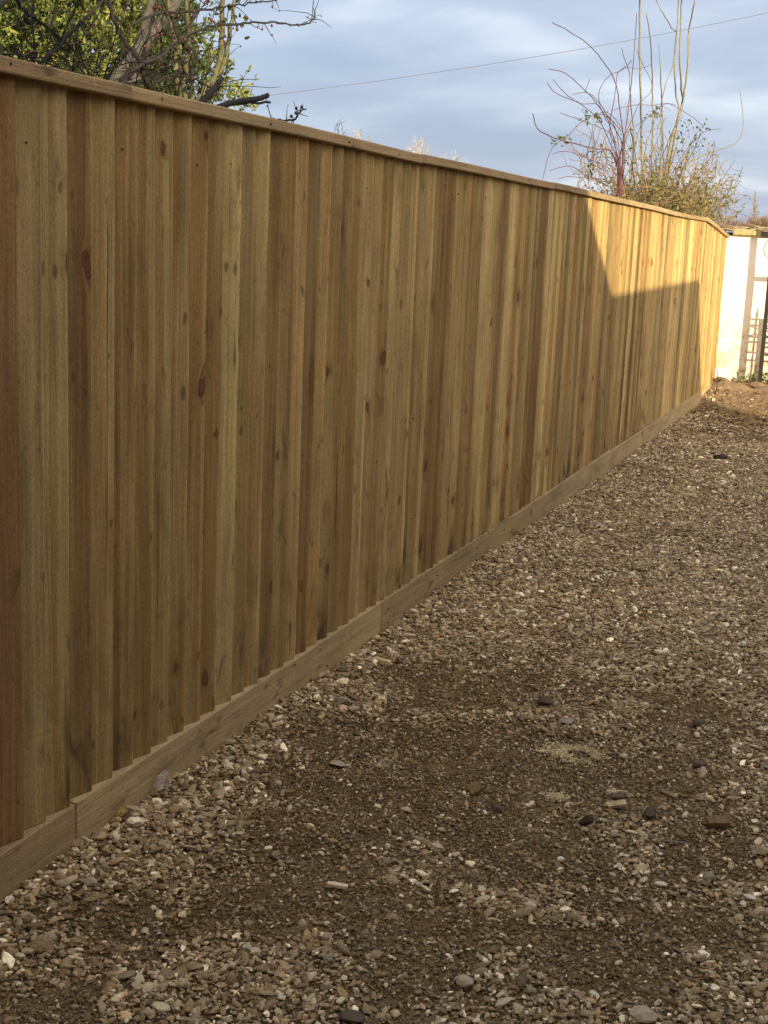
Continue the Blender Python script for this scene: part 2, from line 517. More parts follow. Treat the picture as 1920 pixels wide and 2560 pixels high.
# (lightness, brownness) of each board from the reddish one on
TONES = [(.45, .9), (.42, .15), (.50, .1), (.16, .7), (.70, .1), (.45, .75), (.46, .1), (.52, .1), (.36, .7), (.32, .8), (.46, .3), (.62, .2), (.28, .5), (.66, .2), (.16, .8), (.50, .7),
         (.68, .3), (.18, .8), (.70, .35), (.40, .5), (.48, .1), (.58, .3), (.66, .2), (.55, .7), (.34, .5), (.76, .15), (.30, .4), (.42, .5), (.38, .3), (.56, .5), (.22, .4), (.22, .7),
         (.26, .8), (.34, .9), (.60, .3), (.44, .2), (.36, .4), (.68, .3), (.64, .3)]
board_edges = []
for bi in range(len(edges) - 1):
    y = edges[bi]
    wdt = edges[bi + 1] - y + 0.018
    ti_ = bi - 5
    if 0 <= ti_ < len(TONES): tone = TONES[ti_]
    else: tone = (min(0.95, max(0.08, random.gauss(0.47, 0.27))), random.random() ** 1.2)
    thick_far, thin_near = 0.0200 + random.uniform(-.004, .002), 0.0020
    twist = random.uniform(-0.002, 0.002)
    cup = random.uniform(0, 3)
    z0, z1 = Z_BOARD0, top_z(y + 0.05) + 0.012
    wobble = random.uniform(-0.0015, 0.0015)
    mb = MB()
    # a few cross sections along the height let boards cup and wander slightly
    zs = np.linspace(z0, z1, 6)
    prof = []
    ph = random.uniform(0, 6)
    yv = 0.0
    # this board starts at y (thin edge tucked behind the previous board) and ends thick at y + width
    base = fl((FX, y - 0.018, 0))
    vs, fs = [], []
    for i, z in enumerate(zs):
        wv = 0.0012 * math.sin(ph + z * 2.1)
        fx0 = -0.0125 + thin_near + wobble + 0.001 * math.sin(ph + z)
        fx1 = -0.010 + thick_far + twist * (z - 1) * 0.6
        vs += [(-0.0165, 0, z), (fx0 - 0.003, 0 + wv, z), (fx0 + cup * 0.0005, wdt * 0.36 + wv, z), (fx0 + (fx1 - fx0) * 0.42, wdt * 0.62 + wv, z), (fx1 - 0.001, wdt - 0.0010 + wv, z), (fx1 - 0.0030, wdt + 0.0012 + wv, z), (-0.014, wdt + 0.0012, z)]
    k = 7
    for i in range(len(zs) - 1):
        for j in range(k):
            j2 = (j + 1) % k
            fs.append((i * k + j, i * k + j2, (i + 1) * k + j2, (i + 1) * k + j))
    fs.append(tuple(reversed(range(k))))
    fs.append(tuple((len(zs) - 1) * k + j for j in range(k)))
    mb.add(vs, fs)
    isred = bi in (4, 5)
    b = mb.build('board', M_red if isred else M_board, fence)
    b.location = (base[0], base[1], 0)
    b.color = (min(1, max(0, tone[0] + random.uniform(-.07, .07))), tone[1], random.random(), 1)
    if isred: b['label'] = 'reddish brown board at the near end'
    board_edges.append(y)

# nails: three rows of small dark heads
nm = MB()
for yb in board_edges:
    for zr in (0.42, 1.08, 1.80):
        if random.random() < (0.75 if zr < 1.5 else 0.25): continue
        yy, z = yb + 0.065 + random.uniform(-.01, .01), zr + random.uniform(-.035, .035)
        c = fl((FX - 0.0035, yy, z))
        n = 7
        vs = [(c[0] + 0.0025, c[1] + 0.0030 * math.cos(a), c[2] + 0.0038 * math.sin(a)) for a in np.linspace(0, 2 * math.pi, n, endpoint=False)]
        vs += [(c[0] - 0.004, p[1], p[2]) for p in vs]
        nm.add(vs, [tuple(range(n))] + [(i, i + n, (i + 1) % n + n, (i + 1) % n) for i in range(n)])
yy = 1.9
while yy < 16:
    for zr, xo in ((top_z(yy) + 0.018, 0.0300), (0.105, 0.0150), (0.045, 0.0150)):
        if zr > 1 or random.random() < 0.7:
            c = fl((FX + xo, yy + random.uniform(-.03, .03), zr))
            vs = [(c[0] + 0.002, c[1] + 0.0032 * math.cos(a), c[2] + 0.0036 * math.sin(a)) for a in np.linspace(0, 2 * math.pi, 7, endpoint=False)]
            vs += [(c[0] - 0.004, p[1], p[2]) for p in vs]
            nm.add(vs, [tuple(range(7))] + [(i, i + 7, (i + 1) % 7 + 7, (i + 1) % 7) for i in range(7)])
    yy += random.uniform(0.5, 0.7)
M_nail = plain('rusty_nail', (0.055, 0.035, 0.022), 0.6, 0.3, 200, 0.1, 0.001, 0.4, 0.5)
nm.build('nail_heads', M_nail, fence, kind='stuff')


def rail_piece(name, m, ya, yb, za, zb, x0, x1, hgt, skew=0.0, bev=0.003):
    """one length of timber lying along the fence, ends cut square"""
    mb = MB()
    n = 7
    loc = fl((FX, ya, 0))
    vs, fs = [], []
    ph = random.uniform(0, 6)
    for i in range(n):
        t = i / (n - 1)
        yy = (yb - ya) * t
        zz_ = za + (zb - za) * t
        wx = 0.0018 * math.sin(ph + 4 * t)
        wz = 0.0022 * math.sin(ph * 2 + 5 * t)
        vs += [(x0 + wx, yy, zz_ + wz), (x1 + wx + skew, yy, zz_ + wz), (x1 + wx + skew, yy, zz_ + hgt + wz), (x0 + wx, yy, zz_ + hgt + wz + 0.004)]
    for i in range(n - 1):
        for j in range(4):
            j2 = (j + 1) % 4
            fs.append((i * 4 + j, (i + 1) * 4 + j, (i + 1) * 4 + j2, i * 4 + j2))
    fs.append((0, 1, 2, 3)); fs.append((n * 4 - 1, n * 4 - 2, n * 4 - 3, n * 4 - 4))
    mb.add(vs, fs)
    o = mb.build(name, m, fence, bevel=bev)
    o.location = (0, loc[1], 0)
    return o


# gravel boards along the foot
gj = [1.7, 2.83, 5.09, 7.52, 9.95, 12.38, 14.81, 16.22]
for a, b in zip(gj[:-1], gj[1:]):
    rail_piece('gravel_board', M_gravelboard, a + 0.0015, b - 0.0015, 0.002, 0.002, -0.020, 0.0150 + random.uniform(-.001, .001), 0.150 + random.uniform(-.002, .002))
# capping along the top; the last length drops to the white wall
cj = [1.7, 3.065, 5.318, 7.60, 9.90, 12.15, YBEND]
for a, b in zip(cj[:-1], cj[1:]):
    rail_piece('cap_rail', M_cap, a + 0.001, b - 0.001, top_z(a), top_z(b), -0.030, 0.030 + random.uniform(-.001, .001), 0.034, 0.0, 0.004)
rail_piece('cap_rail', M_cap, YBEND + 0.001, FY1 - 0.0, top_z(YBEND), top_z(FY1), -0.030, 0.030, 0.037, 0.0, 0.004)
# back rails and posts
for zr in (0.42, 1.08, 1.775 - 0.03):
    rail_piece('arris_rail', M_rail, FY0, FY1, zr, zr - (0.09 if zr > 1.5 else 0), -0.078, -0.018, 0.06)
py_ = 3.06
while py_ < 16.3:
    mb = MB()
    mb.box((0, 0, 0.94), (0.095, 0.095, 1.9))
    o = mb.build('fence_post', M_rail, fence, bevel=0.004)
    o.location = (-0.128, py_ - FY0, -0.03)
    py_ += 2.26

# ------------------------------------------------------------------ gravel
# stone density over the ground: soil shows where vehicles and feet pressed it bare
def soil_mask(x, y):
    """0 = thick gravel, 1 = bare soil"""
    m = np.zeros_like(x)
    patches = [(1040, 2010, .42, .34, 1.0), (820, 2120, .34, .26, .85), (1330, 2130, .36, .30, .9), (1050, 2330, .30, .17, .95), (1420, 2400, .26, .17, .95),
               (1560, 2230, .25, .24, .85), (1130, 1880, .40, .30, .85), (1450, 1940, .28, .24, .9), (1750, 2130, .20, .30, .8), (820, 1840, .28, .26, .7),
               (1050, 1690, .34, .30, .85), (1420, 1660, .25, .5, .55), (1700, 1760, .20, .3, .45), (560, 2230, .17, .14, .55), (1750, 2330, .16, .14, .8),
               (1600, 1950, .2, .25, .6), (60, 2545, .2, .1, .9), (720, 2260, .25, .2, .7), (300, 2300, .2, .1, .45), (1150, 2470, .25, .1, .6)]
    for px, py, sx, sy, a in patches:
        c = at_z(px, py)
        m = np.maximum(m, a * np.exp(-(((x - c[0]) / sx) ** 2 + ((y - c[1]) / sy) ** 2)))
    m = m + 1.15 * (fbm(x, y, 2.6, 4) - 0.5) + 0.8 * (fbm(x + 5, y + 40, 9.0, 3) - 0.5)
    # brown litter at the far end and along the shadow edge
    m = m + 0.55 * sstep(11.0, 14.0, y) * sstep(-1.75, -1.2, x) + 0.5 * sstep(13.6, 14.6, y)
    m = m - 0.45 * np.exp(-((x - FX) / 0.30) ** 2) * (1 - sstep(11, 13, y))
    m = m - 0.25 * sstep(4.6, 5.6, y) * (1 - sstep(9, 12, y))
    m = m + 0.14 * (1 - sstep(4.2, 5.4, y))
    return np.clip(m, 0, 1)


def palette(n, kind='gravel'):
    base = np.array([[.305, .240, .150], [.225, .165, .095], [.40, .335, .225], [.165, .118, .068], [.27, .225, .16], [.30, .215, .12], [.60, .54, .42], [.135, .102, .066], [.24, .195, .135]])
    pr = np.array([.15, .16, .17, .17, .08, .08, .09, .07, .03])
    base = base * np.array([1.18, 1.16, 1.03])
    c = base[rng.choice(len(base), n, p=pr / pr.sum())]
    return c * np.exp(rng.normal(0.04, 0.27, (n, 1))).clip(.5, 1.7) * rng.uniform(0.96, 1.04, (n, 3))


def proto_tree(mat_, nvar=7, subdiv=2, dist=0.34, smooth=True):
    """geometry nodes: instances of a few noisy stones on the mesh's points"""
    nt = bpy.data.node_groups.new('scatter_stones', 'GeometryNodeTree')
    nt.interface.new_socket('Geometry', in_out='INPUT', socket_type='NodeSocketGeometry')
    nt.interface.new_socket('Geometry', in_out='OUTPUT', socket_type='NodeSocketGeometry')
    g = G(nt)
    gi = g.n('NodeGroupInput'); go = g.n('NodeGroupOutput')
    join = g.n('GeometryNodeJoinGeometry')
    for i in range(nvar):
        ico = g.n('GeometryNodeMeshIcoSphere', {'Radius': 1.0, 'Subdivisions': subdiv})
        pos = g.n('GeometryNodeInputPosition').outputs[0]
        no = g.n('ShaderNodeTexNoise', {'Vector': pos, 'Scale': 0.75 + 0.12 * i, 'Detail': 2.0, 'W': 4.7 * i + 1.3}, noise_dimensions='4D')
        sub = g.n('ShaderNodeVectorMath', {0: no.outputs['Color'], 1: (0.5, 0.5, 0.5)}, operation='SUBTRACT')
        scl = g.n('ShaderNodeVectorMath', {0: sub.outputs[0], 'Scale': dist * 4.2}, operation='SCALE')
        sp_ = g.n('GeometryNodeSetPosition', {'Geometry': ico.outputs[0], 'Offset': scl.outputs[0]})
        sm = g.n('GeometryNodeSetShadeSmooth', {'Geometry': sp_.outputs[0], 'Shade Smooth': smooth and i % 3 == 0})
        sma = g.n('GeometryNodeSetMaterial', {'Geometry': sm.outputs[0], 'Material': mat_})
        g2i = g.n('GeometryNodeGeometryToInstance', {'Geometry': sma.outputs[0]})
        nt.links.new(g2i.outputs[0], join.inputs[0])
    att = lambda nm, dt: g.n('GeometryNodeInputNamedAttribute', {'Name': nm}, data_type=dt).outputs[0]
    e2r = g.n('FunctionNodeEulerToRotation', {0: att('rot', 'FLOAT_VECTOR')}).outputs[0]
    iop = g.n('GeometryNodeInstanceOnPoints', {'Points': gi.outputs[0], 'Instance': join.outputs[0], 'Pick Instance': True,
                                               'Instance Index': att('idx', 'INT'), 'Rotation': e2r, 'Scale': att('scl', 'FLOAT_VECTOR')})
    nt.links.new(iop.outputs[0], go.inputs[0])
    return nt


def scatter(name, P, scl, rot, tint, tree, **props):
    n = len(P)
    me = bpy.data.meshes.new(name)
    me.vertices.add(n)
    me.vertices.foreach_set('co', P.astype(np.float32).ravel())
    for nm, ty, arr, key in (('rot', 'FLOAT_VECTOR', rot, 'vector'), ('scl', 'FLOAT_VECTOR', scl, 'vector')):
        a = me.attributes.new(nm, ty, 'POINT')
        a.data.foreach_set(key, arr.astype(np.float32).ravel())
    a = me.attributes.new('tint', 'FLOAT_COLOR', 'POINT')
    a.data.foreach_set('color', np.concatenate([tint, np.ones((n, 1))], 1).astype(np.float32).ravel())
    a = me.attributes.new('idx', 'INT', 'POINT')
    a.data.foreach_set('value', rng.integers(0, 7, n).astype(np.int32))
    o = bpy.data.objects.new(name, me)
    COL.objects.link(o)
    md = o.modifiers.new('scatter', 'NODES')
    md.node_group = tree
    for k, v in props.items(): o[k] = v
    return o


def sample(dens, x0, x1, y0, y1):
    n = int(dens * (x1 - x0) * (y1 - y0))
    return rng.uniform(x0, x1, n), rng.uniform(y0, y1, n)


def stones():
    Ps, Ss, Rs, Ts = [], [], [], []
    for (d, y0, y1, x1, rmul) in ((16000, 1.6, 5.2, 0.40, 1.0), (12500, 5.2, 9.0, 0.25, 1.05), (8500, 9.0, 16.1, -0.1, 1.2)):
        x, y = sample(d, FX + 0.02, x1, y0, y1)
        m = soil_mask(x, y)
        keep = rng.random(len(x)) < np.clip(1.0 - 0.95 * sstep(0.02, 0.60, m), 0.03, 1) * (1 - .22 * (y < 5.2)) * (1 - 0.55 * sstep(13, 14.6, y))
        x, y, m = x[keep], y[keep], m[keep]
        n = len(x)
        r = np.exp(rng.normal(math.log(0.0045), 0.46, n)).clip(0.0018, 0.015) * rmul
        # bigger stones roll to the foot of the fence
        r *= 1 + 0.22 * np.exp(-((x - FX) / 0.4) ** 2) * (1 - sstep(5, 8, y)) * rng.random(n)
        s = np.stack([r * rng.uniform(0.95, 1.6, n), r * rng.uniform(0.7, 1.1, n), r * rng.uniform(0.38, 0.72, n)], 1)
        z = gz(x, y) + s[:, 2] * rng.uniform(-0.3, 0.75, n) + (1 - m) * rng.uniform(0, 0.011, n)
        rot = np.stack([rng.normal(0, 0.35, n), rng.normal(0, 0.35, n), rng.uniform(0, 6.28, n)], 1)
        t = palette(n)
        # dusted with soil where the ground is bare
        k = ((0.62 - 0.38 * sstep(4.5, 7.5, y)) [:, None] + 0.4 * m[:, None]).clip(0, .95) * rng.random((n, 1)) ** 0.7
        k[rng.random(n) < 0.24] *= 0.1
        t = t * (1 - k) + np.array([.178, .120, .053]) * k
        tone = (1.42 - 0.28 * sstep(4.0, 8, y)[:, None]) * 0.86 + 0.35 * fbm(x, y, 1.7, 3)[:, None]
        t = t * tone
        Ps.append(np.stack([x, y, z], 1)); Ss.append(s); Rs.append(rot); Ts.append(t)
    x, y = sample(6500, FX + 0.02, 0.35, 1.6, 6.0)
    m = soil_mask(x, y)
    keep = rng.random(len(x)) < 0.25 + 0.75 * sstep(.1, .6, m)
    x, y = x[keep], y[keep]; n = len(x)
    r = np.exp(rng.normal(math.log(0.0034), 0.35, n)).clip(0.0016, 0.008)
    s = np.stack([r * rng.uniform(0.95, 1.6, n), r * rng.uniform(0.7, 1.1, n), r * rng.uniform(0.4, 0.75, n)], 1)
    Ps.append(np.stack([x, y, gz(x, y) + s[:, 2] * rng.uniform(0.0, 0.8, n) + 0.003], 1)); Ss.append(s)
    Rs.append(np.stack([rng.normal(0, .35, n), rng.normal(0, .35, n), rng.uniform(0, 6.28, n)], 1))
    k = (rng.random((n, 1)) * 1.15).clip(0, 1)
    Ts.append(palette(n) * 1.25 * (1 - k) + np.array([.188, .126, .052]) * k)
    return [np.concatenate(a) for a in (Ps, Ss, Rs, Ts)]


tree_st = proto_tree(M_peb, 7, 2, 0.46)
P, s_, r_, t_ = stones()
scatter('gravel', P, s_, r_, t_, tree_st, kind='stuff', label='loose brown and grey gravel spread over the driveway')
N_GRAVEL = len(P)


def crumbs():
    x, y = sample(26000, FX + 0.02, 0.3, 1.7, 5.0)
    x2, y2 = sample(9000, FX + 0.02, 0.1, 5.0, 9.0)
    x, y = np.concatenate([x, x2]), np.concatenate([y, y2])
    m = soil_mask(x, y)
    keep = rng.random(len(x)) < 0.35 + 0.65 * m
    x, y = x[keep], y[keep]
    n = len(x)
    r = np.exp(rng.normal(math.log(0.0024), 0.4, n)).clip(0.001, 0.006)
    s = np.stack([r * rng.uniform(0.8, 1.4, n), r * rng.uniform(0.8, 1.2, n), r * rng.uniform(0.5, 0.9, n)], 1)
    z = gz(x, y) + rng.uniform(0, 0.004, n)
    rot = rng.uniform(0, 6.28, (n, 3))
    t = np.array([.188, .126, .052]) * rng.uniform(0.45, 1.75, (n, 1)) * rng.uniform(.94, 1.06, (n, 3))
    pale = rng.random(n) < 0.12
    t[pale] = np.array([.38, .33, .24]) * rng.uniform(.7, 1.2, (pale.sum(), 1))
    return np.stack([x, y, z], 1), s, rot, t


P, s_, r_, t_ = crumbs()
tree_cr = proto_tree(M_peb, 7, 1, 0.4, False)
scatter('soil_crumbs', P, s_, r_, t_, tree_cr, kind='stuff', label='fine crumbs of brown soil and grit between the stones')
print('stones', N_GRAVEL, 'crumbs', len(P))

# ------------------------------------------------------------------ the house beside the drive (it casts the shade over fence and gravel)
M_render = plain('cream_render', (0.62, 0.55, 0.43), 0.9, 0.08, 6, 0.2, 0.003, 0.2)
M_brick = plain('brown_brick', (0.30, 0.19, 0.12), 0.9, 0.2, 14, 0.3, 0.004, 0.2)
M_tile = plain('brown_roof_tile', (0.16, 0.10, 0.07), 0.85, 0.25, 9, 0.4, 0.006, 0.25)
M_white = plain('white_upvc', (0.78, 0.78, 0.76), 0.4, 0.03, 3, 0.0, 0.001, 0.4)
M_glass = plain('dark_glass', (0.04, 0.05, 0.055), 0.06, 0.05, 2, 0.0, 0.001, 0.5)


def prism_x(mb, poly, x0, x1):
    """outline in the (y, z) plane pulled along x"""
    n = len(poly)
    vs = [(x0, p[0], p[1]) for p in poly] + [(x1, p[0], p[1]) for p in poly]
    fs = [tuple(range(n)), tuple(reversed(range(n, 2 * n)))]
    for i in range(n):
        j = (i + 1) % n
        fs.append((i, i + n, j + n, j))
    mb.add(vs, fs)


HX = 2.2
RUN = math.tan(SUN_EL) / math.sin(math.radians(45))     # fall of a shadow per metre across the drive
SH = HX - FX
SZ = SH * RUN
# the house: its far end wall stands at HY, its shallow roof falls away from the drive; both follow from the shadow on the fence
HX2 = 4.2
HY = 9.62 - (HX2 - FX)
HZ2 = 1.292 + (HX2 - FX) * RUN
HSL = (1.905 - 1.292) / (9.62 - 8.56) - RUN
HZ1 = HZ2 + HSL * (HX2 - HX)


def prism_y(mb, poly, y0, y1):
    n = len(poly)
    vs = [(p[0], y0, p[1]) for p in poly] + [(p[0], y1, p[1]) for p in poly]
    fs = [tuple(range(n)), tuple(reversed(range(n, 2 * n)))]
    for i in range(n):
        j = (i + 1) % n
        fs.append((i, i + n, j + n, j))
    mb.add(vs, fs)


house = empty('house', 'low rendered house along the right of the drive, outside the picture', 'house', loc=(0, 0, 0))
mb = MB()
prism_y(mb, [(HX + .02, 0), (HX2 - .02, 0), (HX2 - .02, HZ2 - .12), (HX + .02, HZ1 - .12)], -9.0, HY - 0.02)
mb.build('wall', M_render, house)
mb = MB()
prism_y(mb, [(HX, HZ1 - .118), (HX2, HZ2 - .118), (HX2, HZ2), (HX, HZ1)], -9.1, HY)
mb.build('roof', M_tile, house)
mb = MB()
mb.box((-0.3, -3.5, 2.05), (4.98, 5.6, 4.1))  # whole wing is added, unseen, to keep sky light off the near fence
mb.build('wing_blocker', M_brick, house)
mb = MB()
mb.box((1.55, -3.5, 4.16), (1.28, 5.8, 0.11))
mb.build('wing_blocker_roof', M_tile, house)
mb = MB()
mb.box((-0.95, -3.5, 5.3), (3.70, 5.6, 2.38))  # added taller block with its roof, shuts out more sky behind the camera
mb.build('upper_blocker', M_render, house)
mb = MB()
mb.box((-0.95, -3.5, 6.56), (3.9, 5.8, 0.13))
mb.build('upper_blocker_roof', M_tile, house)
for (yc, zc, wy, hz) in ((1.2, 1.55, 1.4, 1.2), (-0.4, 1.55, 0.7, 1.2)):
    mb = MB()
    for dy in (-wy / 2, 0, wy / 2): mb.box((HX + 0.0, yc + dy, zc), (0.06, 0.06, hz + 0.06))
    for dz in (-hz / 2, hz / 2): mb.box((HX + 0.003, yc, zc + dz), (0.06, wy, 0.055))
    wf = mb.build('window', M_white, house)
    mb = MB(); mb.box((HX + 0.012, yc, zc), (0.01, wy - .05, hz - .05))
    mb.build('pane', M_glass, wf)
    mb = MB(); mb.box((HX - 0.03, yc, zc - hz / 2 - 0.06), (0.12, wy + 0.16, 0.05))
    mb.build('sill', M_white, wf)
gar_y1 = 14.06 - SH
gar_y2 = 14.93 - SH
gz_a, gz_b = 1.27 + SZ, 1.350 + SZ
garage = empty('brick_screen_wall', 'high brick screen wall running on from the house, outside the picture', 'wall')
mb = MB()
prism_x(mb, [(HY + 0.003, 0), (gar_y2 + 0.05, 0), (gar_y2, 0.13 + SZ), (gar_y1, gz_b - 0.06), (HY + 0.003, gz_a - 0.06)], HX + 0.02, HX + 0.13)
mb.build('brickwork', M_brick, garage)
mb = MB()
prism_x(mb, [(HY + 0.004, gz_a - 0.058), (gar_y1 + 0.02, gz_b - 0.058), (gar_y1 + 0.0, gz_b), (HY + 0.004, gz_a)], HX, HX + 0.15)
mb.build('coping', M_tile, garage)

# ------------------------------------------------------------------ white outbuilding at the end
WY = 16.25


def whitewash():
    m, g = mat('whitewashed_wall')
    co = g.n('ShaderNodeTexCoord').outputs['Object']
    sp = g.n('ShaderNodeSeparateXYZ', {0: co})
    a = g.noise(co, 3.0, 5, 0.6, 0.3)
    b = g.noise(co, 26, 4, 0.65, 0.4)
    st = g.noise(g.mapping(co, (1, 1, 1.0)), 9.0, 5, 0.7, 0.5)
    # flaked and algae-stained towards the foot
    low = g.ramp(sp.outputs[2], [(0.15, 1.0), (0.40, 0.75), (0.85, 0.3), (1.0, 0.0)])
    msk = g.math('MULTIPLY', g.ramp(st, [(0.42, 0.0), (0.62, 1.0)]), low)
    col = g.mix(g.ramp(a, [(0.3, 0.0), (0.7, 1.0)]), (0.86, 0.84, 0.78), (0.80, 0.76, 0.66))
    col = g.mix(msk, col, (0.38, 0.34, 0.20))
    col = g.mix(g.math('MULTIPLY', g.ramp(b, [(0.58, 0.0), (0.66, 1.0)]), g.math('MULTIPLY', low, 0.8)), col, (0.33, 0.22, 0.13))
    return finish(m, g, col, 0.9, g.math('ADD', a, b), 0.5, 0.008, 0.2)


M_ww = whitewash()
M_moss = plain('mossy_tile', (0.36, 0.32, 0.16), 0.95, 0.35, 40, 0.6, 0.006, 0.1)
M_tile2 = plain('old_clay_tile', (0.25, 0.18, 0.11), 0.9, 0.35, 30, 0.5, 0.005, 0.15, use_rand=True)
M_dark = plain('black_iron', (0.020, 0.017, 0.014), 0.55, 0.3, 40, 0.2, 0.001, 0.4)
shed = empty('outbuilding', 'whitewashed outbuilding with an old mossy tiled roof at the far end of the drive', 'outbuilding')
mb = MB()
nx, nz = 30, 30
X0, X1 = -4.6, 1.2
# front wall with a slightly uneven face, then plain sides
vs, fs = [], []
for i in range(nx + 1):
    for j in range(nz + 1):
        xx = X0 + (X1 - X0) * i / nx
        z = -0.05 + 1.90 * j / nz
        vs.append((xx, WY + 0.02 * (float(fbm(xx, z, 1.7, 3)) - 0.5) * (1 if 0 < i < nx else 0), z))
for i in range(nx):
    for j in range(nz):
        a = i * (nz + 1) + j
        fs.append((a, a + nz + 1, a + nz + 2, a + 1))
mb.add(vs, fs)
mb.box(((X0 + X1) / 2, WY + 1.35, 0.9), (X1 - X0 - 0.002, 2.5, 1.9))
mb.build('wall', M_ww, shed)
# roof: tiles in courses, rising away from the eave
rsl = math.atan2(0.05, 1.0)
ti = 0
tile_me = {}
for row in range(6):
    for cidx in range(30):
        xx = -4.5 + cidx * 0.165 + (0.08 if row % 2 else 0) + random.uniform(-.006, .006)
        if xx > -0.9: continue
        yy = WY - 0.055 + row * 0.16
        z = 1.868 + (yy - WY) * math.tan(rsl) + 0.008 + random.uniform(0, 0.006)
        m_ = M_moss if (row == 0 and -1.78 < xx < -1.5) or random.random() < 0.12 else M_tile2
        key = (m_.name, random.randrange(3))
        if key not in tile_me:
            t_ = MB()
            n = 4
            pv, pf = [], []
            cv = random.uniform(0.010, 0.018)
            for side in (0, 1):
                for k in range(n + 1):
                    u = k / n
                    zz_ = cv * math.sin(math.pi * u)
                    for yy2 in (0, 0.2):
                        pv.append((-0.08 + 0.16 * u, yy2, zz_ + (0.016 if side else 0)))
            for k in range(n):
                pf.append((2 * k, 2 * k + 1, 2 * k + 3, 2 * k + 2))
                o = 2 * (n + 1)
                pf.append((o + 2 * k, o + 2 * k + 2, o + 2 * k + 3, o + 2 * k + 1))
                pf.append((2 * k, 2 * k + 2, o + 2 * k + 2, o + 2 * k))
                pf.append((2 * k + 1, o + 2 * k + 1, o + 2 * k + 3, 2 * k + 3))
            pf.append((0, 2 * (n + 1), 2 * (n + 1) + 1, 1)); pf.append((2 * n, 2 * n + 1, 4 * n + 3, 4 * n + 2))
            t_.add(pv, pf)
            tmp = t_.build('roof_tile', m_)
            tile_me[key] = tmp.data
            ob = tmp
        else:
            ob = bpy.data.objects.new('roof_tile', tile_me[key])
            COL.objects.link(ob)
        ob.parent = shed
        ob.location = (xx, yy, z)
        ob.rotation_euler = (rsl + random.uniform(-.03, .05), random.uniform(-.02, .02), random.uniform(-.03, .03))
# mossy verge slab along the eave
mb = MB()
a0, a1 = at_y(1832, 585, WY - 0.06)[0], at_y(1902, 590, WY - 0.06)[0]
mb.box(((a0 + a1) / 2, WY + 0.03, 1.865), (a1 - a0, 0.19, 0.055), rx=0.05)
mb.build('eave_slab', M_moss, shed, bevel=0.008, label='pale mossy slab at the eave')
mb = MB()
mb.box(((a1 + 1.2) / 2 + 0.003, WY + 0.04, 1.850), (1.2 - a1, 0.15, 0.06))
mb.box(((X0 + a0) / 2 - 0.003, WY + 0.05, 1.845), (a0 - X0, 0.12, 0.03))
mb.build('eave_board', M_dark, shed)
# slipped ridge tiles lying skew on the roof
def halfpipe(name, c, L, r, rz, rx, m_, parent):
    mb = MB()
    n = 7
    vs, fs = [], []
    for k in range(n + 1):
        an = math.pi * k / n
        for rr in (r, r - 0.014):
            for s_ in (-L / 2, L / 2):
                vs.append((rr * math.cos(an), s_, rr * math.sin(an)))
    for k in range(n):
        o = 4 * k
        fs += [(o, o + 1, o + 5, o + 4), (o + 2, o + 6, o + 7, o + 3), (o, o + 4, o + 6, o + 2), (o + 1, o + 3, o + 7, o + 5)]
    fs += [(0, 2, 3, 1), (4 * n, 4 * n + 1, 4 * n + 3, 4 * n + 2)]
    mb.add(vs, fs)
    o = mb.build(name, m_, parent)
    o.location = c
    o.rotation_euler = (rx, 0, rz)
    return o


halfpipe('ridge_tile', tuple(at_y(1822, 575, 16.32)), 0.26, 0.05, 0.75, 0.12, M_tile2, shed)
halfpipe('ridge_tile', tuple(at_y(1874, 567, 16.55)), 0.24, 0.035, 0.85, 0.16, M_tile2, shed)

# ------------------------------------------------------------------ iron gate in front of the white wall
gate = empty('iron_gate', 'black wrought iron gate standing before the white wall at the right edge', 'gate')
GY = 16.02
gxl = at_y(1916, 750, GY)[0]
gp0 = at_y(1914, 968, GY)[0]


def gbar(mb, p, q, w_, d_=0.02):
    p, q = np.array(p, float), np.array(q, float)
    mb.tube([p, q], w_, w_, 4)


mb = MB(); mb.box((gxl + 0.012, GY, 1.10), (0.044, 0.045, 1.92))
mb.build('stile', M_dark, gate, bevel=0.003)
mb = MB(); mb.box((gxl + 0.95, GY, 1.08), (0.052, 0.05, 1.86))
mb.build('stile', M_dark, gate, bevel=0.003)
mb = MB(); mb.box((gxl + 0.48, GY, 1.435), (0.885, 0.03, 0.045)); mb.build('rail', M_dark, gate)
mb = MB(); mb.box((gxl + 0.48, GY, 1.985), (0.885, 0.03, 0.035)); mb.build('rail', M_dark, gate)
for zc in (0.98, 0.91, 0.78, 0.72, 0.60, 0.51, 0.22):
    mb = MB(); mb.box((gxl + 0.48, GY + 0.004, zc), (0.885, 0.018, 0.016)); mb.build('crossbar', M_dark, gate)
for k in range(1, 9):
    xk = gxl + 0.02 + k * 0.1
    mb = MB()
    mb.box((xk, GY - 0.004, 0.6), (0.013, 0.013, 0.82))
    mb.build('bar', M_dark, gate)
    mb = MB()
    mb.add([(xk - .022, GY, 1.02), (xk, GY - .008, 1.02), (xk + .022, GY, 1.02), (xk, GY + .008, 1.02), (xk, GY, 1.13), (xk, GY, 0.99)],
           [(0, 1, 4), (1, 2, 4), (2, 3, 4), (3, 0, 4), (1, 0, 5), (2, 1, 5), (3, 2, 5), (0, 3, 5)])
    mb.build('finial', M_dark, gate)
for k in range(8):
    mb = MB()
    cx_ = gxl + 0.07 + k * 0.1
    mb.tube([(cx_ + 0.047 * math.cos(a), GY, 0.845 + 0.05 * math.sin(a)) for a in np.linspace(0, 2 * math.pi, 17)], 0.006, 0.006, 5, False)
    mb.build('ring', M_dark, gate)
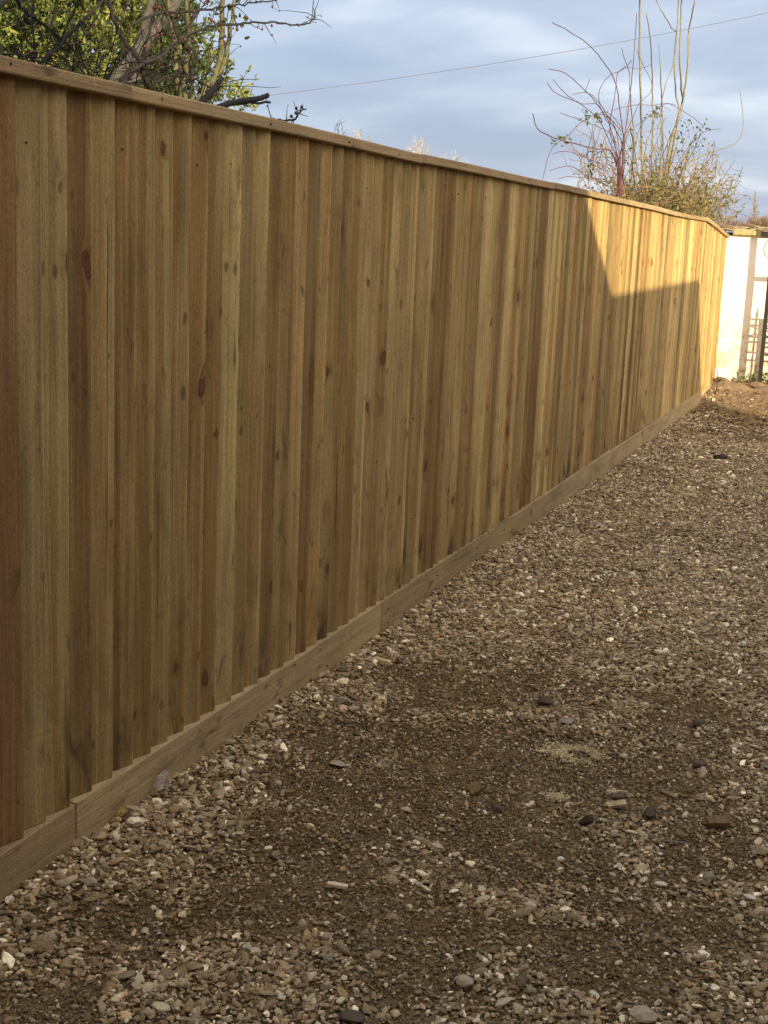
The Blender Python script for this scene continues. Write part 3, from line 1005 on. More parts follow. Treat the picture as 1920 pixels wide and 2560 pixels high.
for k in range(2):
    mb = MB()
    cx_ = gxl + 0.26 + 0.44 * k
    mb.tube([(cx_ + 0.13 * math.cos(a), GY, 1.78 + 0.13 * math.sin(a)) for a in np.linspace(0, 2 * math.pi, 33)], 0.007, 0.007, 5, False)
    mb.build('scroll', M_dark, gate)
mb = MB()
mb.box((gxl + 0.225, GY - 0.035, 0.50), (0.055, 0.035, 0.98))
M_post = plain('weathered_wood', (0.22, 0.19, 0.15), 0.9, 0.25, 30, 0.3, 0.002, 0.2)
tag(mb.build('wooden_post', M_post, bevel=0.003), 'short weathered wooden post standing against the iron gate', 'post')
# ------------------------------------------------------------------ overhead cable
M_cable = plain('cable_black', (0.10, 0.10, 0.11), 0.6, 0.05, 3, 0, 0.001)
mb = MB()
pa, pb = at_y(560, 260, 26.0), at_y(2300, -62, 40.0)
pts = []
p1, p2 = at_y(300, 282, 24.0), at_y(2500, -110, 44.0)
# the run sags: fitted so that it crosses the view where the photo shows it
for i in range(41):
    t = i / 40
    p = p1 + (p2 - p1) * t
    p = p.copy(); p[2] -= 4 * 0.42 * t * (1 - t)
    pts.append(p)
mb.tube(pts, 0.0055, 0.0075, 5)
tag(mb.build('overhead_cable', M_cable), 'thin dark overhead cable crossing the sky behind the trees', 'cable')

# ------------------------------------------------------------------ plants behind the fence
def px_line(pts, X, dX=0.0):
    """a branch: photo pixels placed on the upright plane x = X, running back or forth by dX along its length"""
    n = len(pts)
    return [at_x(p[0], p[1], X + dX * i / max(n - 1, 1)) for i, p in enumerate(pts)]


def smooth_line(pts, k=4, wob=0.0):
    pts = [np.asarray(p, float) for p in pts]
    out = []
    n = len(pts)
    for i in range(n - 1):
        p0, p1, p2, p3 = pts[max(i - 1, 0)], pts[i], pts[i + 1], pts[min(i + 2, n - 1)]
        for j in range(k):
            t = j / k
            q = 0.5 * ((2 * p1) + (-p0 + p2) * t + (2 * p0 - 5 * p1 + 4 * p2 - p3) * t * t + (-p0 + 3 * p1 - 3 * p2 + p3) * t ** 3)
            if wob and (i or j): q = q + rng.normal(0, wob, 3)
            out.append(q)
    out.append(pts[-1])
    return out


class Leaves:
    def __init__(s): s.v, s.f, s.t = [], [], []

    def leaf(s, p, d, up, L, W, tone, curl=0.15):
        d = d / (np.linalg.norm(d) + 1e-9)
        a = np.cross(d, up); a /= (np.linalg.norm(a) + 1e-9)
        nn = np.cross(a, d)
        o = len(s.v)
        m1 = p + d * L * 0.35; m2 = p + d * L * 0.7
        s.v += [p, m1 + a * W * .5 + nn * L * curl * .5, m2 + a * W * .38, p + d * L - nn * L * curl, m2 - a * W * .38, m1 - a * W * .5 + nn * L * curl * .5, m1 - nn * L * 0.02]
        s.f += [(o, o + 1, o + 6), (o + 1, o + 2, o + 6), (o + 2, o + 3, o + 6), (o + 3, o + 4, o + 6), (o + 4, o + 5, o + 6), (o + 5, o, o + 6)]
        s.t += [tone] * 7

    def build(s, name, m, parent, **props):
        me = bpy.data.meshes.new(name)
        me.from_pydata([tuple(map(float, v)) for v in s.v], [], s.f)
        a = me.attributes.new('tone', 'FLOAT', 'POINT')
        a.data.foreach_set('value', np.array(s.t, np.float32))
        me.materials.append(m)
        o = bpy.data.objects.new(name, me)
        COL.objects.link(o)
        o.parent = parent
        for k, v in props.items(): o[k] = v
        return o


def rdir(zb=0.0):
    d = rng.normal(0, 1, 3); d[2] += zb
    return d / np.linalg.norm(d)


def twig_pts(p, d, L, n=6, wob=0.25, grav=0.0, behind=True):
    pts = [np.array(p, float)]
    d = d / np.linalg.norm(d)
    for i in range(n):
        d = d + rng.normal(0, wob, 3) * 0.5
        d[2] += grav
        d /= np.linalg.norm(d)
        q = pts[-1] + d * L / n
        if behind: q[0] = min(q[0], FX - 0.16)       # nothing grows through the fence
        pts.append(q)
    return pts


# --- left: yellow-green evergreen shrub in the background
M_bark_dark = plain('dark_twig_bark', (0.024, 0.021, 0.015), 0.85, 0.3, 60, 0.4, 0.002)
M_bark_grey = plain('grey_limb_bark', (0.070, 0.063, 0.046), 0.9, 0.35, 28, 0.7, 0.004)
M_bark_green = plain('olive_stem_bark', (0.10, 0.095, 0.045), 0.85, 0.3, 40, 0.4, 0.002)
M_leaf_y = leaf_mat('yellow_green_leaf', [(0.020, 0.036, 0.010), (0.055, 0.085, 0.020), (0.14, 0.18, 0.036), (0.31, 0.34, 0.085)], 0.4, 0.4)
M_leaf_d = leaf_mat('dark_green_leaf', [(0.025, 0.040, 0.014), (0.05, 0.07, 0.022), (0.085, 0.10, 0.03)], 0.2, 0.45)
ever = empty('evergreen_shrub', 'dense yellow-green evergreen shrub rising behind the near end of the fence', 'shrub')
lv = Leaves(); tw = MB(); tr = MB()
base_e = np.array([-4.3, 5.2, 0.0])
for k in range(7):
    tp = at_x(40 + 75 * k, 40 + 10 * (k % 3), -4.3 - 0.1 * (k % 3))
    tr.tube(smooth_line([base_e + rng.normal(0, .15, 3) * (1, 1, 0), base_e * (0.5, 0.5, 0) + tp * (.5, .5, .6) + rng.normal(0, .05, 3), tp], 4), 0.035, 0.008, 6)
tr.build('trunk', M_bark_dark, ever, smooth=True)


def ever_top(px):
    # right-hand outline of the shrub as the photo shows it, sprays thinning towards the sky
    return np.interp(px, [-400, 330, 430, 480, 520, 545, 575, 610, 640], [-420, -380, -60, 20, 120, 170, 222, 238, 262])


cnt = 0
while cnt < 6200:
    px = rng.uniform(-330, 640); py = rng.uniform(-330, 290)
    lim = ever_top(px) + 26 * rng.normal()
    if py < lim: continue
    if px > 450 and rng.random() < 0.35: continue
    X = rng.uniform(-4.9, -3.9)
    p = at_x(px, py, X)
    d = rdir(0.9)
    cnt += 1
    L = rng.uniform(0.08, 0.17)
    tp = twig_pts(p, d, L, 3, 0.2)
    tw.tube(tp, 0.0022, 0.001, 3, False)
    clump = float(fbm(px, py, 0.011, 3))
    depth = (X + 4.9)
    for q in range(14):
        t = rng.random()
        i = min(int(t * 3), 2)
        c = tp[i] + (tp[i + 1] - tp[i]) * (t * 3 - i)
        ld = d * 0.7 + rdir() * 0.9
        lv.leaf(c, ld, rdir(), rng.uniform(0.024, 0.044), rng.uniform(0.012, 0.019), float(np.clip(0.47 + 1.9 * (clump - 0.5) + rng.normal(0, .24), 0, 1)))
lv.build('foliage', M_leaf_y, ever, kind='stuff')
tw.build('twigs', M_bark_dark, ever, kind='stuff')

# --- left: bare crab apple / hawthorn with red fruit
crab = empty('berry_tree', 'bare thorny tree with small red berries and a leaning grey limb behind the fence top', 'tree')
M_berry = plain('red_berry', (0.075, 0.010, 0.008), 0.35, 0.3, 60, 0.05, 0.001, 0.5)
limb = px_line([(255, 420), (290, 215), (330, 150), (372, 95), (420, 35), (462, -30), (520, -120)], -3.15, -0.3)
base_c = at_x(200, 700, -3.1); base_c[2] = 0
tb = MB()
tb.tube(smooth_line([base_c, (base_c + limb[0]) / 2 + np.array([0.02, 0.03, 0.05])] + limb, 4, 0.003), 0.045, 0.021, 10)
tb.build('trunk', M_bark_grey, crab, smooth=True)
# second limb behind it
tb = MB()
l2 = px_line([(300, 380), (335, 200), (352, 120), (362, 60), (385, -10), (400, -90)], -3.35, -0.2)
tb.tube(smooth_line([base_c + np.array([.05, .1, 0])] + l2, 4, 0.004), 0.034, 0.016, 8)
tb.build('branch', M_bark_grey, crab, smooth=True)
stems = [([(460, 480), (447, 242), (440, 130), (425, 40), (415, -40)], -2.85, .016, .010, M_bark_green),
         ([(468, 480), (462, 242), (470, 120), (470, 74), (463, -30)], -2.95, .015, .010, M_bark_green),
         ([(440, 480), (500, 252), (528, 205), (546, 160), (554, 74), (553, -40)], -2.8, .020, .012, M_bark_green),
         ([(440, 490), (515, 245), (552, 175), (572, 90), (588, 0), (594, -50)], -2.75, .016, .009, M_bark_green),
         ([(430, 400), (420, 240), (412, 150), (402, 90), (408, 40)], -2.9, .008, .005, M_bark_dark),
         ([(700, 560), (560, 330), (390, 228), (350, 160), (318, 110), (290, 60), (268, -15)], -2.7, .013, .009, M_bark_dark),
         ([(60, 330), (102, 168), (150, 110), (205, 55), (250, 8), (268, -30)], -2.75, .010, .006, M_bark_dark),
         ([(88, 260), (86, 150), (83, 60), (80, -20)], -2.85, .006, .004, M_bark_dark),
         ([(-60, 60), (-10, 18), (30, -20)], -2.7, .016, .014, M_bark_grey),
         ([(30, -20), (60, 25), (120, 70), (180, 120), (230, 190)], -2.75, .009, .004, M_bark_dark),
         ([(300, 220), (352, 150), (375, 70), (395, 10), (410, -30)], -3.0, .009, .006, M_bark_dark),
         ([(470, 420), (470, 260), (482, 150), (455, 110), (430, 55), (405, -10)], -2.7, .009, .006, M_bark_dark),
         ([(250, 360), (300, 200), (400, 140), (440, 108), (490, 78), (545, 64), (600, 58), (650, 55), (700, 58), (760, 60), (785, 48), (787, 32)], -2.65, .009, .003, M_bark_dark),
         ([(330, 60), (400, 32), (450, 30), (520, 24), (560, 18), (620, 8), (672, 2), (700, -6)], -2.7, .0075, .003, M_bark_dark),
         ([(340, 165), (420, 120), (490, 40), (510, 12), (530, -12)], -2.9, .006, .003, M_bark_dark),
         ([(380, 210), (440, 186), (500, 205), (530, 222), (552, 240)], -2.7, .006, .003, M_bark_dark),
         ([(330, 215), (420, 170), (480, 142), (520, 180), (550, 225)], -2.95, .006, .003, M_bark_dark),
         ([(180, 200), (250, 215), (330, 208), (400, 190)], -2.8, .008, .004, M_bark_dark)]
for pts, X, r0, r1, m_ in stems:
    tb = MB()
    tb.tube(smooth_line(px_line(pts, X, rng.uniform(-.12, .12)), 5, 0.003), r0 * .82, r1 * .8, 6)
    tb.build('branch', m_, crab, smooth=True)
# sawn stubs sticking out over the cap
for pts, X, r0, r1 in (([(470, 300), (560, 262), (610, 252), (655, 243), (668, 238)], -2.35, .012, .010), ([(480, 320), (560, 266), (610, 258), (675, 256)], -2.4, .007, .005),
                       ([(440, 330), (505, 255), (530, 225), (555, 197)], -2.45, .016, .010)):
    tb = MB(); tb.tube(smooth_line(px_line(pts, X, -.05), 4, 0.002), r0, r1, 7)
    tb.build('branch', M_bark_dark, crab, smooth=True, label='sawn-off stub of branch reaching over the fence top')
tb = MB(); fr = []; dl = Leaves()
# side twigs, spurs and fruit
for pts, X, r0, r1, m_ in stems + [([(640, 310), (690, 300), (725, 302), (742, 293), (752, 278), (765, 272)], -2.3, .006, .003, M_bark_dark)]:
    L3 = smooth_line(px_line(pts, X), 5, 0.002)
    if pts[0][0] == 640: tb.tube(L3, .006, .0025, 5)
    for i in range(1, len(L3) - 1):
        q_ = L3[i]
        for r in range(1):
            if rng.random() < 0.6:
                d = (L3[i + 1] - L3[i - 1]); d /= np.linalg.norm(d) + 1e-9
                sd = d * 0.5 + rdir(0.2)
                LL = rng.uniform(0.02, 0.11) * (2.6 if rng.random() < 0.16 else 1)
                tp = twig_pts(q_, sd, LL, 5, 0.35)
                tb.tube(tp, 0.0022, 0.0009, 4)
                if rng.random() < 0.5: fr.append(tp[-1] + np.array([0, 0, -0.006]))
                if rng.random() < 0.3: fr.append(tp[3] + rng.normal(0, 0.006, 3))
for k in range(120):                          # a tangle of fine twigs low over the cap
    px, py = rng.uniform(-10, 520), 0
    py = 150 + px * 0.23 + rng.uniform(-130, 20)
    p = at_x(px, py, rng.uniform(-3.1, -2.4))
    tp = twig_pts(p, rdir(0.3), rng.uniform(0.1, 0.4), 7, 0.35)
    tb.tube(tp, 0.0024, 0.0010, 4, False)
    if rng.random() < 0.15: fr.append(tp[-1])
tb.build('twigs', M_bark_dark, crab, kind='stuff')
bm_ = MB()
for c in fr:
    r = rng.uniform(0.0035, 0.0070)
    vs, fs = [], []
    for a in range(5):
        th = math.pi * a / 4
        for b_ in range(7):
            ph = 2 * math.pi * b_ / 7
            vs.append((c[0] + r * math.sin(th) * math.cos(ph), c[1] + r * math.sin(th) * math.sin(ph), c[2] + r * 1.15 * math.cos(th)))
    for a in range(4):
        for b_ in range(7):
            fs.append((a * 7 + b_, (a + 1) * 7 + b_, (a + 1) * 7 + (b_ + 1) % 7, a * 7 + (b_ + 1) % 7))
    bm_.add(vs, fs)
bm_.build('berries', M_berry, crab, smooth=True, kind='stuff')
# a few dark leaves still hanging
for (cx_, cy_, sx_, sy_, n_) in ((524, 138, 18, 14, 9), (455, 132, 14, 18, 7), (590, 30, 16, 22, 10), (600, 75, 12, 14, 4), (505, 110, 8, 8, 2), (530, 92, 4, 8, 1), (175, 160, 25, 30, 8), (480, 120, 30, 30, 6), (20, 90, 40, 50, 8)):
    for i in range(n_):
        p = at_x(cx_ + rng.normal(0, sx_), cy_ + rng.normal(0, sy_), -2.72)
        dl.leaf(p, rdir(-0.8), rdir(), rng.uniform(0.022, 0.036), rng.uniform(0.016, 0.026), rng.random(), 0.1)
dl.build('leaves', M_leaf_d, crab, kind='stuff')

# --- right: tangle behind the far part of the fence
def z2(pts): return [(1300 + a / 2.676, b / 2.676) for a, b in pts]


M_shoot = plain('pale_shoot_bark', (0.19, 0.175, 0.115), 0.8, 0.25, 30, 0.3, 0.002)
M_redstem = plain('crimson_stem', (0.12, 0.05, 0.05), 0.8, 0.3, 30, 0.2, 0.002)
M_tan = plain('tan_twig', (0.20, 0.125, 0.066), 0.85, 0.35, 12, 0.3, 0.002)
M_leaf_r = leaf_mat('bramble_leaf', [(0.04, 0.06, 0.018), (0.10, 0.13, 0.032), (0.19, 0.20, 0.055), (0.34, 0.22, 0.08)], 0.3, 0.55)
TX = -2.55


def grounded(pts3, spread=0.08):
    b0 = pts3[-1].copy(); b0[2] = 0.0
    return pts3 + [(pts3[-1] + b0) / 2 + np.array([rng.normal(0, spread), rng.normal(0, spread), 0]), b0]


sap = empty('coppiced_sapling', 'tall pale leafless shoots rising straight up behind the far part of the fence', 'tree')
shoots = [([(800, -120), (800, 0), (800, 300), (805, 600), (815, 900), (820, 1100), (830, 1350)], .018, .008),
          ([(1058, -120), (1060, 0), (1055, 150), (1040, 300), (1035, 500), (1045, 650), (1062, 760), (1000, 1100), (960, 1400)], .014, .006),
          ([(1085, -120), (1080, 0), (1075, 200), (1070, 400), (1080, 600), (1088, 680), (1040, 900), (980, 1300)], .017, .008),
          ([(1172, -20), (1165, 30), (1130, 200), (1125, 400), (1100, 600), (1080, 720), (1040, 850), (1000, 1000), (950, 1350)], .026, .006),
          ([(845, 90), (870, 250), (885, 450), (885, 650), (890, 820), (880, 1100), (890, 1350)], .013, .005),
          ([(930, 300), (940, 500), (950, 700), (955, 900), (960, 1300)], .011, .005),
          ([(1055, 150), (1030, 400), (970, 580), (945, 720), (945, 900), (930, 1300)], .012, .005),
          ([(905, -30), (910, 0), (960, 90), (1010, 180), (1045, 210)], .007, .004),
          ([(680, 320), (700, 400), (730, 480), (735, 600), (750, 800), (780, 1100), (800, 1350)], .010, .003),
          ([(740, 870), (760, 1000), (745, 1200), (740, 1400)], .013, .008),
          ([(1470, 605), (1490, 750), (1490, 870), (1440, 960), (1300, 1010), (1180, 1060), (1050, 1150)], .011, .004),
          ([(1435, 1050), (1370, 1080), (1320, 1105), (1290, 1140)], .005, .003)]
for pts, r0, r1 in shoots:
    L3 = [at_x(a, b, TX + rng.uniform(-.05, .05)) for a, b in z2(pts)]
    if pts[-1][1] > 1250: L3 = grounded(L3)
    L3 = L3[::-1]
    mb = MB(); mb.tube(smooth_line(L3, 4, 0.0025), r0 * .9, r1, 6)
    # knuckle-like bud joints
    mb.build('shoot', M_shoot, sap, smooth=True)
redb = empty('red_stemmed_shrub', 'leafless shrub of thin crimson stems fanning out left of the pale shoots', 'shrub')
reds = [([(215, 150), (330, 210), (450, 290), (540, 390), (610, 490), (650, 600), (670, 760), (690, 900), (690, 1050), (670, 1300)], .011),
        ([(780, 90), (770, 250), (760, 400), (740, 600), (720, 760), (700, 900), (670, 1050), (650, 1300)], .012),
        ([(190, 460), (300, 490), (400, 570), (480, 650), (560, 760), (640, 870), (685, 1000), (670, 1300)], .010),
        ([(180, 555), (250, 630), (380, 680), (450, 730), (540, 820), (600, 950), (640, 1050), (655, 1300)], .009),
        ([(745, 400), (700, 460), (610, 500), (540, 580), (530, 680), (580, 760), (650, 900), (680, 1300)], .008),
        ([(750, 410), (690, 460), (650, 500), (640, 600), (620, 720), (600, 880), (640, 1000), (660, 1300)], .009),
        ([(85, 760), (100, 820), (130, 875), (250, 930), (400, 970), (520, 1000), (620, 1030), (660, 1300)], .012),
        ([(270, 755), (400, 800), (550, 860), (640, 950), (670, 1300)], .006),
        ([(220, 530), (300, 620), (400, 690), (520, 700), (560, 780), (620, 900), (680, 1300)], .007),
        ([(350, 630), (440, 620), (500, 650), (560, 730), (600, 800)], .005),
        ([(465, 530), (445, 590), (430, 620)], .004),
        ([(150, 1200), (190, 1050), (230, 970), (330, 900), (420, 810), (520, 765), (600, 790), (680, 880)], .006),
        ([(880, 430), (800, 460), (700, 450), (650, 490)], .004),
        ([(780, 330), (820, 430), (880, 550), (870, 620), (800, 690), (760, 780), (700, 900)], .006),
        ([(1340, 860), (1240, 880), (1150, 960), (1080, 1050), (1000, 1200), (950, 1350)], .010),
        ([(620, 740), (700, 715), (800, 700), (900, 705), (980, 690), (1050, 720), (1150, 780), (1230, 850)], .006),
        ([(700, 900), (850, 790), (960, 700), (1040, 700)], .006),
        ([(250, 1200), (330, 1180), (430, 1190), (530, 1200), (600, 1180)], .005),
        ([(200, 1140), (270, 1120), (350, 1115), (450, 1180), (560, 1200)], .005),
        ([(220, 1030), (300, 1010), (400, 1040), (500, 1080), (600, 1130)], .006),
        ([(640, 1020), (665, 1150), (660, 1330)], .02), ([(690, 1000), (690, 1150), (670, 1330)], .016), ([(600, 760), (680, 860), (700, 1000), (680, 1330)], .009)]
for pts, r0 in reds:
    L3 = [at_x(a, b, TX + 0.12 + rng.uniform(-.05, .05)) for a, b in z2(pts)]
    if pts[-1][1] > 1290: L3 = grounded(L3, 0.03)
    L3 = L3[::-1]
    mb = MB(); mb.tube(smooth_line(L3, 4, 0.0015), r0 * 0.55, max(r0 * 0.26, 0.0024), 5)
    mb.build('stem', M_redstem, redb, smooth=True)
bram = empty('bramble_thicket', 'tangled thicket of brown bramble twigs with small curled leaves behind the far fence panels', 'shrub')
tb = MB(); tb2 = MB(); lv = Leaves()


def env(px, py):
    # 0..1 how deep inside the thicket's outline
    cx_, cy_ = 1655, 470
    e = ((px - cx_) / 150) ** 2 + ((py - cy_) / 145) ** 2
    return e


def cap_py(px):
    return 147 + 0.2245 * px


for k in range(760):
    bx = rng.normal(1655, 42)
    p = at_x(bx, 600, TX + rng.uniform(-.25, .2)); p[2] = rng.uniform(1.3, 2.0)
    d = np.array([rng.normal(0, .5), rng.normal(0, .7), rng.uniform(0.3, 1.4)])
    L = rng.uniform(0.4, 1.3)
    tp = twig_pts(p, d, L, 12, 0.30, -0.05 * rng.random())
    (tb if rng.random() < 0.6 else tb2).tube(tp, rng.uniform(0.004, 0.008), 0.0025, 4, False)
    for i in range(4, 13):
        for _ in range(2):
            if rng.random() < 0.85 - 0.5 * (tp[i][2] > 2.35): lv.leaf(tp[i] + rng.normal(0, .01, 3), rdir(-0.2), rdir(), rng.uniform(0.020, 0.050), rng.uniform(0.015, 0.032), float(np.clip(rng.normal(0.5, .3), 0, 1)), 0.25)
        if rng.random() < 0.35:
            t2 = twig_pts(tp[i], rdir(0.1), rng.uniform(0.08, 0.3), 4, 0.4)
            tb.tube(t2, 0.0032, 0.0018, 3, False)
# longer sprays to the right over the fence end, and left
for k in range(90):
    px = rng.uniform(1740, 1835); py = rng.uniform(430, 545) + (px - 1740) * 0.15
    p = at_x(px, py, TX + rng.uniform(-.2, .2))
    tp = twig_pts(p, rdir(0.1), rng.uniform(0.15, 0.4), 6, 0.35)
    tb.tube(tp, 0.004, 0.002, 3, False)
    for i in range(2, 7):
        if rng.random() < 0.75: lv.leaf(tp[i], rdir(-0.1), rdir(), rng.uniform(0.02, 0.045), rng.uniform(0.016, 0.03), float(np.clip(rng.normal(0.75, .25), 0, 1)), 0.3)
for k in range(60):
    px = rng.uniform(1440, 1540); py = rng.uniform(380, 470)
    p = at_x(px, py, TX + 0.1)
    tp = twig_pts(p, np.array([0, rng.normal(-.6, .5), rng.uniform(-.2, .5)]), rng.uniform(0.2, 0.5), 7, 0.3)
    tb.tube(tp, 0.004, 0.002, 3, False)
for (cx_, cy_, n_) in ((1460, 296, 12), (1490, 288, 16), (1640, 285, 18), (1395, 355, 8), (1480, 418, 14), (1700, 350, 22), (1745, 345, 20), (1420, 352, 8), (1790, 460, 10), (1760, 320, 14), (1720, 310, 10)):
    for i in range(n_):
        p = at_x(cx_ + rng.normal(0, 9), cy_ + rng.normal(0, 8), TX + .1)
        lv.leaf(p, rdir(-0.3), rdir(), rng.uniform(0.025, 0.05), rng.uniform(0.018, 0.03), float(rng.uniform(0, .45)), 0.2)
tb.build('twigs', M_tan, bram, kind='stuff')
tb2.build('canes', M_bark_green, bram, kind='stuff')
lv.build('leaves', M_leaf_r, bram, kind='stuff')

# --- far trees
M_far = plain('far_twigs', (0.34, 0.29, 0.21), 0.9, 0.2, 3, 0, 0.001)
M_farg = plain('far_conifer', (0.19, 0.165, 0.13), 0.9, 0.3, 3, 0, 0.001)


def far_fan(label, px, py, w_, h_, Y, m_, n=60, name='winter_tree', group=None):
    b0 = at_y(px, py + h_, Y)
    s_px = np.linalg.norm(at_y(px + 1, py, Y) - at_y(px, py, Y))
    root = empty(name, label, 'tree', group)
    gb = b0.copy(); gb[2] = 0
    t_ = MB(); t_.tube([gb, b0], 0.12 * Y / 40, 0.03, 6)
    t_.build('trunk', m_, root)
    t_ = MB()
    for i in range(n):
        a = rng.uniform(-1, 1)
        tip = at_y(px + a * w_ / 2, py + h_ * (0.75 * abs(a) ** 1.7 + 0.25 * rng.random()), Y) + np.array([0, rng.normal(0, w_ * s_px * .2), 0])
        mid = b0 + (tip - b0) * 0.5 + np.array([(tip[0] - b0[0]) * 0.18, 0, -0.1 * abs(tip[2] - b0[2])]) + rng.normal(0, h_ * s_px * .05, 3)
        L3 = smooth_line([b0 - np.array([0, 0, h_ * s_px * .3]), mid, tip], 3, h_ * s_px * .015)
        t_.tube(L3, 0.010 * Y / 40, 0.006 * Y / 40, 3, False)
        for _ in range(4):
            c = L3[rng.integers(2, len(L3))]
            tp = twig_pts(c, (tip - b0) + rng.normal(0, 1, 3) * h_ * s_px * .7, h_ * s_px * 0.3, 3, 0.3)
            t_.tube(tp, 0.007 * Y / 40, 0.004 * Y / 40, 3, False)
    t_.build('crown', m_, root, kind='stuff')
    return root


far_fan('pale bare treetop showing above the middle of the fence', 1047, 346, 54, 46, 42, M_far, 17)
far_fan('small faint treetop just right of the pale one above the fence', 1122, 378, 84, 32, 48, M_far, 12)
far_fan('few thin twigs of a treetop left of the pale treetop', 905, 320, 80, 48, 38, M_far, 10)
far_fan('single bare twigs of a treetop left of the middle of the fence cap', 850, 296, 40, 60, 36, M_bark_dark, 4)
far_fan('low brown treetop at the right edge above the outbuilding roof', 1918, 540, 56, 22, 45, M_farg, 90)
# thin conifer spire
root = empty('conifer', 'thin distant conifer spire above the outbuilding roof', 'tree')
t_ = MB()
Y = 60
b0 = at_y(1884, 560, Y); tp_ = at_y(1888, 478, Y)
gb = b0.copy(); gb[2] = 0
t_.tube([gb, b0, tp_], 0.12, 0.015, 5)
t_.build('trunk', M_farg, root)
t_ = MB()
for i in range(130):
    u = rng.random() ** 0.8
    c = b0 + (tp_ - b0) * (1 - u)
    L = 0.06 + 0.34 * u
    a = rng.uniform(0, 6.28)
    d = np.array([math.cos(a), math.sin(a), rng.uniform(-.1, .7)])
    t_.tube(twig_pts(c, d, L * rng.uniform(.5, 1.1), 3, .2), 0.009, 0.005, 3, False)
t_.build('crown', M_farg, root, kind='stuff')
# low twiggy hedge top between
hb = empty('far_hedge', 'distant twiggy hedge top just over the outbuilding roof', 'hedge')
t_ = MB()
for i in range(500):
    px = rng.uniform(1790, 1935)
    p = at_y(px, 575, 30)
    d = np.array([rng.normal(0, .5), rng.normal(0, .5), 1.0])
    t_.tube(twig_pts(p, d, rng.uniform(.06, .42) * (0.5 + 0.6 * rng.random()), 4, .35), 0.006, 0.003, 3, False)
t_.build('twigs', M_tan, hb, kind='stuff')
t_ = MB()
for i in range(9):
    p = at_y(1795 + 17 * i, 578, 30); q = p.copy(); q[2] = 0
    t_.tube([q, p], 0.02, 0.01, 4)
t_.build('stems', M_tan, hb, kind='stuff')

# ------------------------------------------------------------------ single stones, offcuts and litter lying on the drive
def stone_mat(name, col, var=0.25, scale=30, rough=0.8):
    return plain(name, col, rough, var, scale, 0.5, 0.002, 0.08)


def chunk(name, label, cat, px, py, size, m_, rz=0.0, seed=0, facets=0.35, sink=0.25, group=None, tilt=(0, 0), flat=False):
    """a broken stone: convex hull of random points on an ellipsoid, softly bevelled"""
    import bmesh
    r = np.random.default_rng(seed)
    n = 16 if facets > 0.3 else 46
    bm = bmesh.new()
    for i in range(n):
        d = r.normal(0, 1, 3); d /= np.linalg.norm(d)
        if flat: d = np.sign(d) * np.abs(d) ** 0.55
        q = d * (1 + r.normal(0, facets * 0.25))
        bm.verts.new((q[0] * size[0] / 2, q[1] * size[1] / 2, q[2] * size[2] / 2))
    res = bmesh.ops.convex_hull(bm, input=bm.verts)
    bmesh.ops.delete(bm, geom=[g_ for g_ in res['geom_interior'] if isinstance(g_, bmesh.types.BMVert)], context='VERTS')
    me = bpy.data.meshes.new(name)
    bm.to_mesh(me); bm.free()
    me.materials.append(m_)
    o = bpy.data.objects.new(name, me)
    COL.objects.link(o)
    b = o.modifiers.new('bevel', 'BEVEL'); b.width = min(size) * (0.07 if facets > .3 else 0.2); b.segments = 2; b.limit_method = 'NONE'
    p = at_z(px, py)
    z = float(gz(p[0], p[1]))
    o.location = (p[0], p[1], z + size[2] * (0.5 - sink * .5) + 0.007)
    o.rotation_euler = (tilt[0], tilt[1], rz)
    tag(o, label, cat, group)
    return o


def offcut(name, label, px, py, dims, m_, rz, tilt=(0, 0), up=0.0, cat='wood offcut'):
    mb = MB()
    L, W, T = dims
    # sawn ends a little off square, edges chipped
    v = []
    r = np.random.default_rng(int(px))
    for x in (-L / 2, -L * .18, L * .2, L / 2):
        for y_, z_ in ((-W / 2, 0), (W / 2, 0), (W / 2, T), (-W / 2, T)):
            j = 0.06 if abs(x) > L * .4 else 0.02
            v.append((x + r.normal(0, j) * W, y_ + r.normal(0, .03) * W, z_ + r.normal(0, .03) * T))
    f = [(3, 2, 1, 0), (12, 13, 14, 15)]
    for i in range(3):
        for j in range(4):
            f.append((i * 4 + j, i * 4 + (j + 1) % 4, (i + 1) * 4 + (j + 1) % 4, (i + 1) * 4 + j))
    mb.add(v, f)
    o = mb.build(name, m_, bevel=0.0008)
    p = at_z(px, py)
    o.location = (p[0], p[1], float(gz(p[0], p[1])) + 0.015 + up)
    o.rotation_euler = (tilt[0], tilt[1], rz)
    tag(o, label, cat)
    return o


M_s_dark = stone_mat('charcoal_stone', (0.055, 0.042, 0.028))
M_s_slate = stone_mat('blue_grey_stone', (0.125, 0.098, 0.066))
M_s_mid = stone_mat('brown_stone', (0.17, 0.125, 0.085))
M_s_pale = stone_mat('pale_stone', (0.45, 0.375, 0.26))
M_s_white = stone_mat('whitish_stone', (0.74, 0.66, 0.52), 0.12)
M_s_pink = stone_mat('pinkish_stone', (0.56, 0.42, 0.30))
M_s_grey = stone_mat('grey_stone', (0.32, 0.275, 0.20))
M_s_sand = stone_mat('sandy_stone', (0.44, 0.36, 0.21))
M_cut_pale = wood_mat('fresh_offcut', 'y', [(0.0, (0.66, 0.54, 0.33)), (1.0, (0.68, 0.56, 0.34))], 0.4, 0.2)
M_cut_brown = wood_mat('dull_offcut', 'y', [(0.0, (0.22, 0.155, 0.075)), (1.0, (0.25, 0.17, 0.085))], 0.4, 0.4)
M_cut_pink = plain('fresh_split_wood', (0.78, 0.60, 0.40), 0.8, 0.2, 50, 0.5, 0.002)

